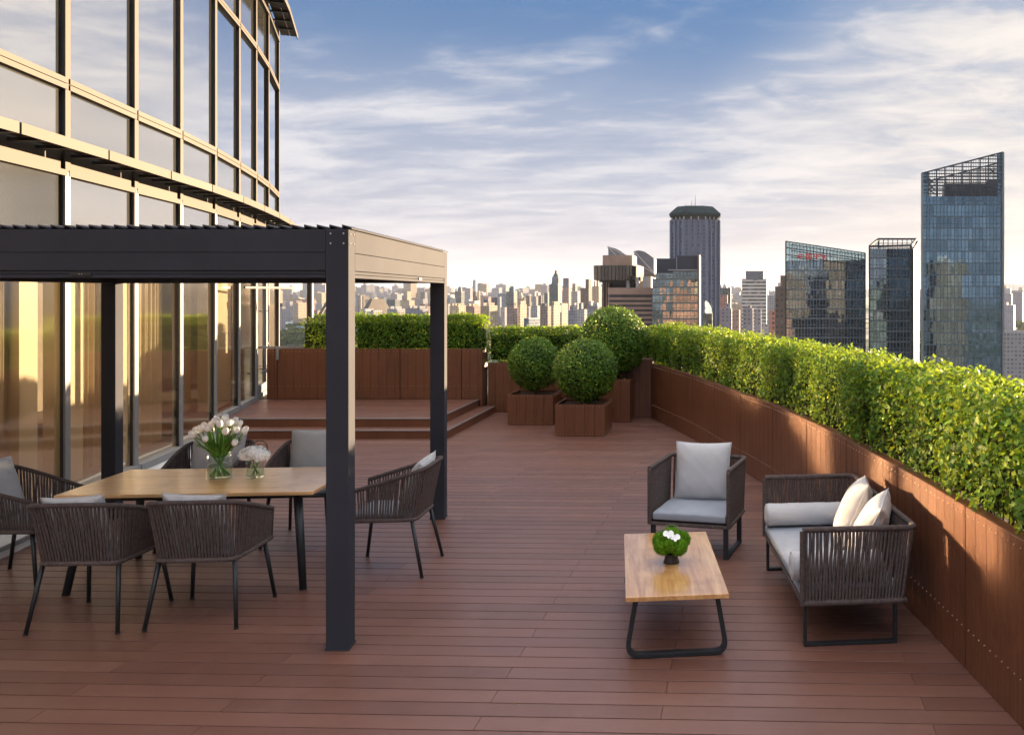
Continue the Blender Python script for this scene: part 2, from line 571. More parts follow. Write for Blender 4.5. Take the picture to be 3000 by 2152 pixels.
MAT = dict(
    char=M_plain('charcoal_aluminium', (.042, .044, .054), .72, .0, .06, .08, 2, .05, 200),
    leg=M_plain('black_metal', (.022, .026, .030), .45, .3, .5, .1, 5),
    rope=M_plain('taupe_rope', (.105, .080, .074), .85, 0, .3, .25, 40, .6, 260),
    rope_in=M_plain('seat_mesh', (.03, .026, .026), .9, 0, .2, .15, 20),
    cush=M_plain('light_grey_fabric', (.50, .495, .50), .95, 0, .15, .05, 6, .35, 420),
    seatc=M_plain('blue_grey_fabric', (.30, .325, .37), .9, 0, .2, .05, 6, .3, 420),
    table=M_wood('honey_teak', (.52, .26, .095), (.80, .50, .23), .26, 1.0, 0, .6),
    table2=M_wood('honey_teak_low', (.46, .21, .065), (.76, .45, .18), .12, 1.0, 1, 1.0),
    deck=M_deck('composite_deck', (.092, .037, .025), (.215, .098, .068), .40, 0),
    panel=M_deck('composite_panel', (.080, .027, .012), (.185, .068, .030), .42, 2),
    trim=M_plain('step_nosing', (.30, .27, .27), .35, .5, .5, .05, 6),
    darkgap=M_plain('dark_gap', (.012, .009, .008), .9),
    screw=M_plain('steel_screw', (.55, .42, .33), .3, .8, .5, .05),
    soil=M_plain('soil', (.045, .032, .022), .95, 0, .2, .4, 30, .6, 60),
    gold=M_plain('champagne_aluminium', (.046, .037, .0265), .6, .0, .22, .08, 1.2),
    white=M_plain('white_aluminium', (.20, .20, .20), .55, .0, .3, .05, 2),
    steel=M_plain('brushed_steel', (.55, .55, .55), .3, .9, .5, .05, 8),
    darkfr=M_plain('dark_mullion_side', (.020, .022, .026), .45, .3),
    cream=M_plain('cream_column_paint', (.66, .57, .36), .6, 0, .4, .04, 1),
    room=M_plain('room_wall', (.34, .29, .22), .8),
    roomf=M_plain('room_floor', (.28, .25, .21), .5),
    stone=M_plain('grey_sill_stone', (.58, .57, .56), .6, 0, .4, .12, 4),
    leafA=M_leaf('hedge_leaf', (.022, .078, .008), (.105, .25, .018), (.38, .44, .03), .40),
    leafB=M_leaf('boxwood_leaf', (.024, .075, .010), (.100, .225, .022), (.30, .40, .035), .30, .38),
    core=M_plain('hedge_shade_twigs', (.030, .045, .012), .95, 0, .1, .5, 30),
    twig=M_plain('twig_bark', (.14, .09, .05), .9, 0, .2, .3, 20),
    pane=M_pane('clear_window_glass', (1.0, 1.0, .98), .47, rough=.075, gcol=(1.0, .91, .76)),
    pane_b=M_pane('upper_window_glass', (.8, .8, .8), .66, (.050, .052, .050), .01),
    pane_s=M_pane('spandrel_glass', (.8, .8, .8), .46, (.046, .046, .038), .08),
    glass=M_glass('vase_glass', (.93, .96, .94)),
    water=M_glass('vase_water', (.86, .90, .84), 1.33),
    stem=M_plain('flower_stem', (.10, .26, .03), .45, 0, .4, .2, 40),
    petal=M_plain('white_petal', (.97, .97, .94), .55, 0, .3, .04, 30),
    moss=M_plain('bright_moss', (.10, .24, .012), .95, 0, .1, .5, 60, 1.0, 150),
    blackpot=M_plain('matt_black_pot', (.018, .018, .018), .5),
    door=M_plain('grey_door_metal', (.15, .16, .185), .5, 0, .3, .04, 2),
    red=M_plain('red_sign_letters', (.55, .03, .03), .5),
    concrete=M_plain('grey_concrete', (.30, .30, .31), .8, 0, .3, .15, .1),
)
# curtain cloth lets some light through
_m, _t = M_new('sheer_curtain')
_tc = _t.n('ShaderNodeTexCoord').outputs['Object']
_c = _t.mix(_t.noise(_tc, 9, 4, .6), (.52, .44, .30), (.72, .62, .45))
_d = _t.n('ShaderNodeBsdfDiffuse', {'Color': _c})
_l = _t.n('ShaderNodeBsdfTranslucent', {'Color': _c})
_t.n('ShaderNodeOutputMaterial', {'Surface': _t.n('ShaderNodeMixShader', {0: .3, 1: _d, 2: _l})})
MAT['curtain'] = _m

# ------------------------------------------------------------------ terrace floor
TH = rad(-2.0)                                  # the boards run 2 degrees off the picture plane
UX, UY = Vector((math.cos(TH), math.sin(TH), 0)), Vector((-math.sin(TH), math.cos(TH), 0))
random.seed(4)

# inner face of the curved planter wall, far corner to near end
WALL = [(-1.32, 16.0), (-1.118, 15.4), (-.723, 14.29), (-.337, 13.2), (.086, 11.69), (.331, 10.86), (.62, 9.85), (.86, 8.80), (1.02, 8.0), (1.155, 7.21), (1.27, 6.54),
        (1.35, 6.0), (1.42, 5.45), (1.475, 5.0), (1.525, 4.6), (1.575, 4.15), (1.64, 3.4), (1.69, 2.4), (1.72, 1.2), (1.72, -.2), (1.66, -1.8)]


def spline(pts, step):
    """Catmull-Rom through pts, resampled at equal arc length"""
    P = [Vector((p[0], p[1], 0)) for p in pts]
    P = [P[0] * 2 - P[1]] + P + [P[-1] * 2 - P[-2]]
    out = []
    for i in range(1, len(P) - 2):
        for k in range(12):
            t = k / 12
            a, b, c, d = P[i - 1], P[i], P[i + 1], P[i + 2]
            out.append(.5 * ((2 * b) + (c - a) * t + (2 * a - 5 * b + 4 * c - d) * t * t + (3 * b - a - 3 * c + d) * t ** 3))
    out.append(P[-2])
    for _ in range(14):     # iron out survey noise
        out = [out[0]] + [(out[i - 1] + out[i] * 2 + out[i + 1]) / 4 for i in range(1, len(out) - 1)] + [out[-1]]
    L = [0]
    for i in range(1, len(out)):
        L.append(L[-1] + (out[i] - out[i - 1]).length)
    n = int(L[-1] / step)
    res, j = [], 0
    for i in range(n + 1):
        s = i * step
        while j < len(L) - 2 and L[j + 1] < s:
            j += 1
        f = (s - L[j]) / max(1e-9, L[j + 1] - L[j])
        res.append(out[j].lerp(out[j + 1], f))
    return res


def normals(c, side=1):
    """unit normals pointing to +side (right of the walking direction = 1)"""
    ns = []
    for i in range(len(c)):
        t = (c[min(i + 1, len(c) - 1)] - c[max(i - 1, 0)]).normalized()
        ns.append(Vector((t.y, -t.x, 0)) * side)
    return ns


def lay_boards(name, x0, x1, rows, z, keep=None, phase=5.0, th=.022, mat='deck'):
    mb = MB()
    for r in rows:
        v0 = phase + r * .15
        off = -.45 if r % 2 else .94
        k0 = math.floor((x0 - off) / 2.32)
        k = k0
        while off + k * 2.32 < x1:
            a, b = max(x0, off + k * 2.32), min(x1, off + (k + 1) * 2.32)
            k += 1
            if b - a < .05:
                continue
            a += .0015
            b -= .0015
            w0, w1 = v0 + .0050, v0 + .15 - .0050
            if keep and not keep((a + b) / 2, v0 + .075):
                continue
            q = []
            c = .0014
            # board with eased long edges
            for u in (a, b):
                for (vv, zz) in ((w0, z - th), (w0, z - c), (w0 + c, z), (w1 - c, z), (w1, z - c), (w1, z - th)):
                    p = UX * u + UY * vv
                    q.append((p.x, p.y, zz))
            mb.add(q, [(i, i + 1, i + 7, i + 6) for i in range(5)] + [(0, 5, 4, 3, 2, 1), (6, 7, 8, 9, 10, 11)])
    return tag(mb.obj(name, MAT[mat]), kind='structure')


deck = lay_boards('deck_floor', -9.2, 3.2, range(-42, 80), 0.0)
mb = MB()
mb.box(-9.4, 3.3, -1.6, 17.5, -.09, -.0225)
tag(mb.obj('floor_substrate', MAT['darkgap']), kind='structure')

# the podium that carries the terrace
mb = MB()
out_c = spline(WALL, .5)
out_n = normals(out_c, -1)
outer = [(p + n * .86) for p, n in zip(out_c, out_n)]
poly = [(-11.5, 20.5), (-14.5, -2.5), (outer[-1].x, -2.5)] + [(p.x, p.y) for p in reversed(outer)] + [(-.6, 17.3), (-9.3, 17.5)]
mb.prism(poly, -75, -.095)
tag(mb.obj('podium_building', MAT['concrete']), 'pale concrete podium building that carries the roof terrace', 'building')

# raised deck in the back corner with two steps
UZ = .265
mb = MB()


def step_block(name, x0, x1, y0, y1, z, thick, parent=None):
    """a step: boards on top, riser boards, pale nosing along front and right edge"""
    root = parent
    m = MB()
    y = y0 + .03
    k = 0
    while y < y1 - .02:
        e = min(y1, y + .145)
        off = (-.8, .3)[k % 2]
        xs = [x0] + [q for q in [x0 + off + 2.32 * i for i in range(1, 6)] if x0 < q < x1 - .05] + [x1 - .03]
        for a, b in zip(xs[:-1], xs[1:]):
            m.box(a + .0015, b - .0015, y + .002, e - .002, z - .022, z)
        y += .15
        k += 1
    m.obj('tread', MAT['deck'], root)
    m = MB()
    m.box(x0, x1 - .012, y0 + .012, y0 + .030, z - thick, z - .022)
    m.box(x1 - .030, x1 - .012, y0 + .030, y1, z - thick, z - .022)
    m.obj('riser', MAT['panel'], root)
    m = MB()
    m.box(x0, x1, y0, y0 + .029, z - .020, z + .003)
    m.box(x1 - .029, x1, y0 + .029, y1, z - .020, z + .003)
    m.obj('nosing', MAT['trim'], root, bevel=.003)


st = thing('step', 'lower terrace step of brown boards with pale nosing, beside the planters', 'step', (0, 0, 0), 0, 'steps up to the raised deck')
step_block('step', -7.35, -4.04, 13.29, 16.1, .13, .13, st)
st = thing('step', 'raised brown deck platform above the lower step, against the back planter wall', 'raised deck', (0, 0, 0), 0)
step_block('platform', -8.9, -4.30, 13.60, 16.0, UZ, .265, st)
mb = MB()
mb.box(-8.9, -4.34, 13.66, 17.0, .002, .238)
mb.obj('base', MAT['darkgap'], st)


# ------------------------------------------------------------------ planter walls
def panel_wall(root, curve, z0, z1, module=1.2, thick=.028, soil_w=.72, start=0.0, out=None, soil=True, name='panel'):
    """clad wall along a curve sampled every .0242 m: separate panels with dark joints, rim and screw rows.
    curve runs so that the terrace is on its right-hand side"""
    step = .0242
    c = spline(curve, step)
    n = normals(c, 1)                        # towards the terrace
    per = int(module / step)
    nplank = 6
    i = int(start / step)
    # backing
    mb = MB()
    b = [c[j] - n[j] * (thick + .004) for j in range(0, len(c), 12)] + [c[-1] - n[-1] * (thick + .004)]
    b2 = [c[j] - n[j] * (thick + .03) for j in range(0, len(c), 12)] + [c[-1] - n[-1] * (thick + .03)]
    for k in range(len(b) - 1):
        mb.prism([(b2[k].x, b2[k].y), (b2[k + 1].x, b2[k + 1].y), (b[k + 1].x, b[k + 1].y), (b[k].x, b[k].y)][::-1] if False else
                 [(b[k].x, b[k].y), (b[k + 1].x, b[k + 1].y), (b2[k + 1].x, b2[k + 1].y), (b2[k].x, b2[k].y)], z0, z1 - .03)
    mb.obj('backing', MAT['darkgap'], root)
    sm = MB()
    a = 0
    first = True
    e = i if i > 4 else per
    while a < len(c) - 6:
        e = min(e, len(c) - 1)
        if e - a < 6:
            break
        mb = MB()
        vs, fs = [], []
        cols = []
        for j in range(a, e + 1):
            d = .0
            if j == a:
                cols.append((c[j] + (c[a + 1] - c[a]) * .28, n[j], 0))
                continue
            if j == e:
                cols.append((c[j] - (c[e] - c[e - 1]) * .28, n[j], 0))
                continue
            if (j - a) % nplank == 0:        # groove between planks
                tt = (c[j + 1] - c[j - 1]).normalized()
                cols.append((c[j] - tt * .0025, n[j], 0))
                cols.append((c[j], n[j], .007))
                cols.append((c[j] + tt * .0025, n[j], 0))
            elif (j - a) % 2 == 0:
                cols.append((c[j], n[j], .0008))
            else:
                cols.append((c[j], n[j], 0))
        for (p, nn, dpt) in cols:
            f = p - nn * dpt
            bk = p - nn * thick
            vs += [(f.x, f.y, z0 + .004), (f.x, f.y, z1 - .0035), (f.x - nn.x * .0035, f.y - nn.y * .0035, z1), (bk.x, bk.y, z1), (bk.x, bk.y, z0 + .004)]
        for k in range(len(cols) - 1):
            for q in range(4):
                fs.append((k * 5 + q, k * 5 + q + 1, k * 5 + q + 6, k * 5 + q + 5))
        fs += [(0, 4, 3, 2, 1), tuple((len(cols) - 1) * 5 + q for q in (0, 1, 2, 3, 4))]
        fs = [tuple(reversed(q)) for q in fs]
        mb.add(vs, fs)
        mb.obj(name, MAT['panel'], root)
        for j in range(a + 2, e - 1, 3):
            for zz in (z1 - .045, z0 + .24):
                p = c[j] + n[j] * .0005
                sm.ball((p.x, p.y, zz), .0052, 6)
        a = e
        e = a + per
    sm.obj('screws', MAT['screw'], root)
    # rim board on top of the cladding
    mb = MB()
    for k in range(0, len(c) - 12, 12):
        k2 = min(k + 12, len(c) - 1)
        q = [c[k] - n[k] * (thick + .001), c[k2] - n[k2] * (thick + .001), c[k2] - n[k2] * (thick + .055), c[k] - n[k] * (thick + .055)]
        mb.prism([(p.x, p.y) for p in q], z1 - .03, z1 - .002)
    mb.obj('rim', MAT['panel'], root)
    if soil:
        mb = MB()
        for k in range(0, len(c) - 12, 12):
            k2 = min(k + 12, len(c) - 1)
            q = [c[k] - n[k] * (thick + .06), c[k2] - n[k2] * (thick + .06), c[k2] - n[k2] * soil_w, c[k] - n[k] * soil_w]
            mb.prism([(p.x, p.y) for p in q], z0, z1 - .07)
        mb.obj('soil', MAT['soil'], root)
        mb = MB()
        for k in range(0, len(c) - 12, 12):
            k2 = min(k + 12, len(c) - 1)
            q = [c[k] - n[k] * soil_w, c[k2] - n[k2] * soil_w, c[k2] - n[k2] * (soil_w + .05), c[k] - n[k] * (soil_w + .05)]
            mb.prism([(p.x, p.y) for p in q], z0, z1 - .02)
        mb.obj('outer_side', MAT['panel'], root)
    return c, n


# curve direction: terrace must lie on the right-hand side when walking
wr = thing('planter_wall', 'long curved planter wall of rust brown panels on the right of the terrace', 'planter')
right_c, right_n = panel_wall(wr, WALL, 0, .95, 1.19, start=.55)
wm = thing('planter_wall', 'short low planter wall behind the round topiary bushes', 'planter')
mid_c, mid_n = panel_wall(wm, [(-4.20, 16.2), (-3.2, 16.17), (-2.2, 16.13), (-.75, 16.08)], 0, .91, 1.2, start=.62)
wb = thing('planter_wall', 'tall dark planter wall at the back of the raised deck', 'planter')
back_c, back_n = panel_wall(wb, [(-8.16, 16.02), (-6.9, 16.02), (-5.6, 16.02), (-4.26, 16.02)], UZ, 1.176, 1.12, start=.20)
mb = MB()
mb.box(-4.292, -4.250, 16.0, 16.40, 0, 1.10)
mb.obj('end_panel', MAT['panel'], wb, bevel=.003)
# narrow dark return at the far corner of the right wall
cr = thing('planter_wall', 'dark narrow corner panel between the big topiary planter and the curved wall', 'planter')
mb = MB()
mb.box(-1.62, -1.135, 15.52, 16.05, 0, 1.02)
mb.obj('panel', MAT['panel'], cr, bevel=.004)
mb = MB()
for k in range(4):
    mb.box(-1.60 + k * .12, -1.60 + k * .12 + .005, 15.516, 15.52, .01, 1.01)
mb.obj('joint', MAT['darkgap'], cr)


def planter_box(label, x, y, w, d, h, rz=TH):
    """x, y = middle of the front side"""
    t = thing('planter_box', label, 'planter', (x, y, 0), rz, 'square planters with round bushes')
    for (ox, oy, a, L) in ((0, 0, 0, w), (w / 2, d / 2, 90, d), (0, d, 180, w), (-w / 2, d / 2, 270, d)):
        m = MB()
        m.M = Matrix.Translation((ox, oy, 0)) @ Matrix.Rotation(rad(a), 4, 'Z')
        e = .0 if a in (0, 180) else .0225
        xs = [-L / 2 + e + .001]
        k = 1
        nplk = round(L / .145)
        vs, fs = [], []
        cols = [(-L / 2 + e, 0)]
        for k in range(1, nplk):
            xx = -L / 2 + L * k / nplk
            cols += [(xx - .003, 0), (xx, .006), (xx + .003, 0)]
        cols.append((L / 2 - e, 0))
        for (xx, dd) in cols:
            vs += [(xx, dd, .006), (xx, dd, h), (xx, .022, h), (xx, .022, .006)]
        for k in range(len(cols) - 1):
            for q in range(4):
                fs.append((k * 4 + q, k * 4 + 4 + q, k * 4 + 4 + (q + 1) % 4, k * 4 + (q + 1) % 4))
        fs += [(0, 1, 2, 3), tuple((len(cols) - 1) * 4 + q for q in (3, 2, 1, 0))]
        m.add(vs, fs)
        p = m.obj('side_panel', MAT['panel'], t)
        m2 = MB()
        m2.M = m.M
        for k in range(nplk * 3):
            xx = -L / 2 + .025 + (L - .05) * k / (nplk * 3 - 1)
            for zz in (.03, h - .03):
                m2.ball((xx, -.0005, zz), .0052, 6)
        m2.obj('screws', MAT['screw'], p)
    m = MB()
    m.box(-w / 2 + .024, w / 2 - .024, .024, d - .024, .02, h - .05)
    m.obj('soil', MAT['soil'], t)
    return t


# ------------------------------------------------------------------ foliage
rng = np.random.default_rng(7)


def leaf_mesh(P, Nn, size, aspect=.55, tilt=.6, name='foliage', mats=None, parent=None, core=None, extra=None):
    """folded leaf of 2 quads at each point P, facing roughly along Nn"""
    n = len(P)
    r = rng.normal(size=(n, 3))
    nn = Nn + r * tilt
    nn /= np.linalg.norm(nn, axis=1, keepdims=True)
    t = rng.normal(size=(n, 3))
    t -= nn * np.sum(t * nn, 1, keepdims=True)
    t /= np.linalg.norm(t, axis=1, keepdims=True)
    b = np.cross(nn, t)
    s = (size * rng.uniform(.65, 1.3, n))[:, None]
    w = s * aspect * .5
    fold = .22
    base = P - t * s * .5
    tip = P + t * s * .5 - nn * s * .12
    mid = P + nn * s * .04
    l1 = P - t * s * .08 + b * w + nn * w * fold
    r1 = P - t * s * .08 - b * w + nn * w * fold
    V = np.stack([base, r1, tip, l1, mid], 1).reshape(-1, 3)
    base_i = (np.arange(n) * 5)[:, None]
    Fq = np.concatenate([base_i + np.array([[0, 1, 2, 4]]), base_i + np.array([[0, 4, 2, 3]])], 1).reshape(-1, 4)
    cv = np.zeros((0, 3))
    cf = np.zeros((0, 4), int)
    me = bpy.data.meshes.new(name)
    nf = len(Fq)
    nc = 0
    if core is not None:
        cv = np.array(core.v, float)
        cfs = core.f
        nc = len(cfs)
    allv = np.concatenate([V, cv]) if nc else V
    me.vertices.add(len(allv))
    me.vertices.foreach_set('co', allv.ravel())
    li = list(Fq.ravel())
    ls = list(range(0, 4 * nf, 4))
    k = 4 * nf
    if nc:
        off = len(V)
        ex = []
        for f in cfs:
            ls.append(k)
            ex += [off + q for q in f]
            k += len(f)
        li = np.concatenate([Fq.ravel(), np.array(ex)])
    me.loops.add(len(li))
    me.loops.foreach_set('vertex_index', np.array(li, dtype=np.int32))
    me.polygons.add(nf + nc)
    me.polygons.foreach_set('loop_start', np.array(ls, dtype=np.int32))
    for m in mats:
        me.materials.append(m)
    mi = np.zeros(nf + nc, dtype=np.int32)
    if nc:
        mi[nf:] = 1 if len(mats) > 1 else 0
        me.polygons.foreach_set('material_index', mi)
    me.update(calc_edges=True)
    me.validate()
    o = bpy.data.objects.new(name, me)
    COL.objects.link(o)
    if parent:
        o.parent = parent
    return o


def hedge(label, c, n, z0, z1, width, a, b, dens, leaf, lump=.10, back=.10, nm='hedge', gaps=None, group=None, seed=1):
    """box hedge along curve c (terrace side normals n), from sample a to b"""
    r = np.random.default_rng(seed)
    c = np.array([(p.x, p.y) for p in c])[a:b]
    n = np.array([(p.x, p.y) for p in n])[a:b]
    seg = np.linalg.norm(np.diff(c, axis=0), axis=1)
    L = seg.sum()
    H = z1 - z0
    ph = r.uniform(0, 6.28, 12)
    # cross-section: walk up the terrace side, over the top, down the outer side
    per = H + width + H
    N = int(L * per * dens)
    # denser where near
    u = r.uniform(0, 1, N)
    fi = u * (len(c) - 1)
    i0 = np.clip(fi.astype(int), 0, len(c) - 2)
    fr = (fi - i0)[:, None]
    pc = c[i0] * (1 - fr) + c[i0 + 1] * fr
    pn = n[i0]
    tg = np.stack([-pn[:, 1], pn[:, 0]], 1)
    pc = pc + tg * r.normal(0, .07, N)[:, None]
    s = u * L
    w = r.uniform(0, per, N)
    on_in, on_top = w < H, (w >= H) & (w < H + width)
    hh = np.where(on_in, w, np.where(on_top, H, per - w))
    dd = np.where(on_in, 0, np.where(on_top, w - H, width))
    # clipped bushes side by side: lumps along the run, uneven skin
    cell = .62
    kk = s / cell
    bulge = np.abs(np.sin(np.pi * kk + .5 * np.sin(kk * 1.7 + ph[0]))) ** .6
    nz = np.sin(s * 7.1 + hh * 9.0 + ph[1]) * .5 + np.sin(s * 15.3 - hh * 17.0 + ph[2]) * .3 + np.sin(s * 3.1 + dd * 8 + ph[3]) * .4 + np.sin(dd * 19 + s * 9 + ph[4]) * .3
    skin = (bulge - .6) * lump + nz * lump * .28
    depth = np.abs(r.normal(0, .06, N)) + r.uniform(0, 1, N) ** 3 * .18
    outw = skin - depth
    rnd_corner = .07
    ui = np.where(on_in, 1.0, np.where(on_top, 0, -1.0))
    uz = np.where(on_top, 1.0, .15)
    # corner easing
    near_top = np.clip((hh - (H - rnd_corner * 2)) / (rnd_corner * 2), 0, 1) * (~on_top)
    edge_in = np.clip(1 - dd / (rnd_corner * 2), 0, 1) * on_top
    edge_out = np.clip(1 - (width - dd) / (rnd_corner * 2), 0, 1) * on_top
    lat = -back - dd + np.where(on_in, outw, np.where(on_top, 0, -outw)) - np.where(on_in, near_top ** 2 * rnd_corner, 0) + np.where((~on_in) & (~on_top), near_top ** 2 * rnd_corner, 0)
    zz = z0 + hh + np.where(on_top, outw * 1.0 - (edge_in ** 2 + edge_out ** 2) * rnd_corner * .8, 0) + r.normal(0, .012, N)
    P = np.concatenate([pc + pn * lat[:, None], zz[:, None]], 1)
    # stray shoots on top
    NN = np.concatenate([pn * ui[:, None], uz[:, None]], 1) + np.array([0, 0, .35])
    keep = np.ones(N, bool)
    thin = np.clip(1 - (zz - z0) / .12, 0, 1) * (~on_top)
    keep &= r.uniform(0, 1, N) > thin * .55
    if gaps is not None:
        for (g0, g1, pr) in gaps:
            keep &= ~((s > g0) & (s < g1) & (r.uniform(0, 1, N) < pr))
    P, NN = P[keep], NN[keep]
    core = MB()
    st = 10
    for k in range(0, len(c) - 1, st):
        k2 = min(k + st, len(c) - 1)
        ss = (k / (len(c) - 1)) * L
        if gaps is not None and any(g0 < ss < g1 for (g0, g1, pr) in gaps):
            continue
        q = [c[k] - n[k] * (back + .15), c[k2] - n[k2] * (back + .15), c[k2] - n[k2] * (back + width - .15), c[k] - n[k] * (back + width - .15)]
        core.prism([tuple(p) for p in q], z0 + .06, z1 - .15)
    # bare stems low down
    for k in range(int(L * 9)):
        j = r.integers(0, len(c) - 1)
        p = c[j] - n[j] * (back + r.uniform(.02, .12))
        q = p + n[j] * r.uniform(-.02, .06)
        core.tube([(p[0], p[1], z0 - .07), ((p[0] + q[0]) / 2 + r.normal(0, .01), (p[1] + q[1]) / 2, z0 + .12), (q[0] + r.normal(0, .03), q[1] + r.normal(0, .03), z0 + r.uniform(.2, .4))], [.006, .004, .002], 5)
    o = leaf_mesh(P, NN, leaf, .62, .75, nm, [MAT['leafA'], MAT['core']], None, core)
    return tag(o, label, 'hedge', group)


def sample_at(c, y):
    return min(range(len(c)), key=lambda i: abs(c[i].y - y))


k_near, k_mid = sample_at(right_c, 7.6), sample_at(right_c, 3.0)
hedge('tall clipped green hedge along the curved wall, from the far corner to the sofa armchair', right_c, right_n, .93, 1.60, .66, 4, k_near, 2900, .042, .12, .07, seed=3, group='hedges in the terrace planters')
hedge('large leafed green hedge behind the sofa at the near right of the terrace', right_c, right_n, .93, 1.60, .66, k_near - 6, sample_at(right_c, 1.6), 2900, .047, .13, .06, seed=4, group='hedges in the terrace planters')
hedge('low green hedge in shade behind the two smaller topiary balls', mid_c, mid_n, .89, 1.55, .6, 0, len(mid_c) - 2, 2800, .044, .09, .07, seed=5, group='hedges in the terrace planters')
hedge('square cut green hedge above the back wall of the raised deck', back_c, back_n, 1.12, 1.78, .5, sample_at([Vector((0, p.x, 0)) for p in back_c], -7.55), len(back_c) - 1, 3000, .048, .11, .05,
      seed=6, gaps=[(.0, .22, .8), (.62, .86, .85)], group='hedges in the terrace planters')


def topiary(label, x, y, z, r, leaf, dens, sd, soil_z):
    root = thing('topiary_bush', label, 'bush', (x, y, soil_z), 0, 'round topiary bushes')
    g = np.random.default_rng(sd)
    N = int(4 * math.pi * r * r * dens)
    d = g.normal(size=(N, 3))
    d /= np.linalg.norm(d, axis=1, keepdims=True)
    ph = g.uniform(0, 6, 6)
    lump = .5 * np.sin(d[:, 0] * 7 + ph[0] + d[:, 2] * 5) + .5 * np.sin(d[:, 1] * 9 + ph[1] - d[:, 2] * 6) + .4 * np.sin(d[:, 2] * 13 + d[:, 0] * 11 + ph[2])
    rr = r * (1 + lump * .03) + (g.uniform(0, 1, N) ** 12) * .05 - np.abs(g.normal(0, .03, N)) - g.uniform(0, 1, N) ** 4 * .1
    P = d * rr[:, None]
    P[:, 2] *= 1.0
    P[:, 2] += z - soil_z
    keep = P[:, 2] > .0
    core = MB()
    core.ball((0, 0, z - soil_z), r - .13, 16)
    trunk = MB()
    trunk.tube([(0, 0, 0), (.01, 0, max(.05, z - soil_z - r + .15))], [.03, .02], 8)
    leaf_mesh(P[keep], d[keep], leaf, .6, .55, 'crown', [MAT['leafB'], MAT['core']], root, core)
    trunk.obj('trunk', MAT['twig'], root)
    return root


planter_box('square brown planter nearest the camera, under the middle topiary ball', -2.092, 13.50, .757, .757, .49)
planter_box('square brown planter beside the steps, under the left topiary ball', -3.09, 14.65, .755, .755, .505)
planter_box('tall square brown planter in the corner, under the largest topiary ball', -1.86, 14.96, .78, .78, .733)
topiary('round clipped bush in the square planter nearest the camera', -2.06, 13.90, .98, .50, .040, 3300, 1, .44)
topiary('round clipped bush in the left square planter beside the steps', -3.10, 15.04, .985, .455, .040, 3300, 2, .45)
topiary('largest round clipped bush, rising behind the other two', -1.80, 15.36, 1.36, .60, .044, 2700, 3, .68)


# ------------------------------------------------------------------ pergola
pg = thing('pergola', 'charcoal aluminium pergola with louvred roof standing over the dining table', 'pergola')
SD = Vector((-.378, 3.14, 0)) / 3.14          # side direction per metre of depth
PW = .14
Y0, Y1 = 5.43, 8.57


def side_x(x, y):
    return x + SD.x * (y - Y0)


def para(x0, x1, y0, y1, z0, z1):
    """box sheared along the side direction of the pergola"""
    m = MB()
    m.prism([(side_x(x0, y0), y0), (side_x(x1, y0), y0), (side_x(x1, y1), y1), (side_x(x0, y1), y1)], z0, z1)
    return m


XR = -2.262
XL = -5.452
for (xo, yo) in ((XR, Y0), (XR, Y1), (XL, Y0), (XL, Y1)):
    x1_ = xo if xo == XR else xo
    m = para(x1_ - PW, x1_, yo, yo + PW, .004, 2.20 if False else 2.588)
    p = m.obj('post', MAT['char'], pg, bevel=.004)
    m = para(x1_ - PW - .004, x1_ + .004, yo - .004, yo + PW + .004, 0, .012)
    m.obj('base_plate', MAT['char'], p)
# beams in stacked profiles with shadow joints
def beam_front(y, nm='beam'):
    root = None
    for i, (z0, z1, ins) in enumerate(((2.446, 2.586, 0), (2.334, 2.443, 0), (2.312, 2.331, .006), (2.288, 2.309, .003))):
        m = para(XL + .001, XR - PW - .001, y + ins, y + PW - ins, z0, z1)
        o = m.obj('beam' if i < 2 else 'shade_rail', MAT['char'], pg, bevel=.002)
    m = para(XL + .01, XR - PW - .01, y + .02, y + PW - .02, 2.29, 2.58)
    m.obj('beam_core', MAT['darkgap'], pg)


def beam_side(x):
    for i, (z0, z1, ins) in enumerate(((2.446, 2.586, 0), (2.334, 2.443, 0), (2.312, 2.331, .006), (2.288, 2.309, .003))):
        m = MB()
        ya, yb = Y0 + PW + .001, Y1 - .001
        m.prism([(side_x(x - PW + ins, ya), ya), (side_x(x - ins, ya), ya), (side_x(x - ins, yb), yb), (side_x(x - PW + ins, yb), yb)], z0, z1)
        m.obj('beam' if i < 2 else 'shade_rail', MAT['char'], pg, bevel=.002)
    m = MB()
    m.prism([(side_x(x - PW + .02, ya), ya), (side_x(x - .02, ya), ya), (side_x(x - .02, yb), yb), (side_x(x - PW + .02, yb), yb)], 2.29, 2.58)
    m.obj('beam_core', MAT['darkgap'], pg)


beam_front(Y0)
beam_front(Y1)
beam_side(XR)
beam_side(XL)
# louvres
m = MB()
k = 0
x = XL - PW + .01
while x < XR - .03:
    ya, yb = Y0 + .012, Y1 + PW - .02
    w = .060
    zl, zr = 2.618, 2.598
    sec = [(x, zl), (x + w, zr), (x + w, zr - .010), (x + .012, zl - .012), (x + .004, 2.592), (x, 2.592)]
    vs = []
    for yy in (ya, yb):
        for (xx, zz) in sec:
            vs.append((side_x(xx, yy), yy, zz))
    n6 = len(sec)
    m.add(vs, [tuple(range(n6)), tuple(range(2 * n6 - 1, n6 - 1, -1))] + [(i, i + n6, (i + 1) % n6 + n6, (i + 1) % n6) for i in range(n6)])
    x += .078
    k += 1
m.obj('louvre_roof', MAT['char'], pg)
m = MB()
for (z, dx_) in ((2.56, .03), (2.50, .03), (2.56, .11), (2.50, .11)):
    m.ball((XR - PW + dx_, Y0 - .001, z), .006, 8)
    m.ball((side_x(XR, Y0 + dx_) + .001, Y0 + dx_, z), .006, 8)
m.obj('bolts', MAT['steel'], pg)
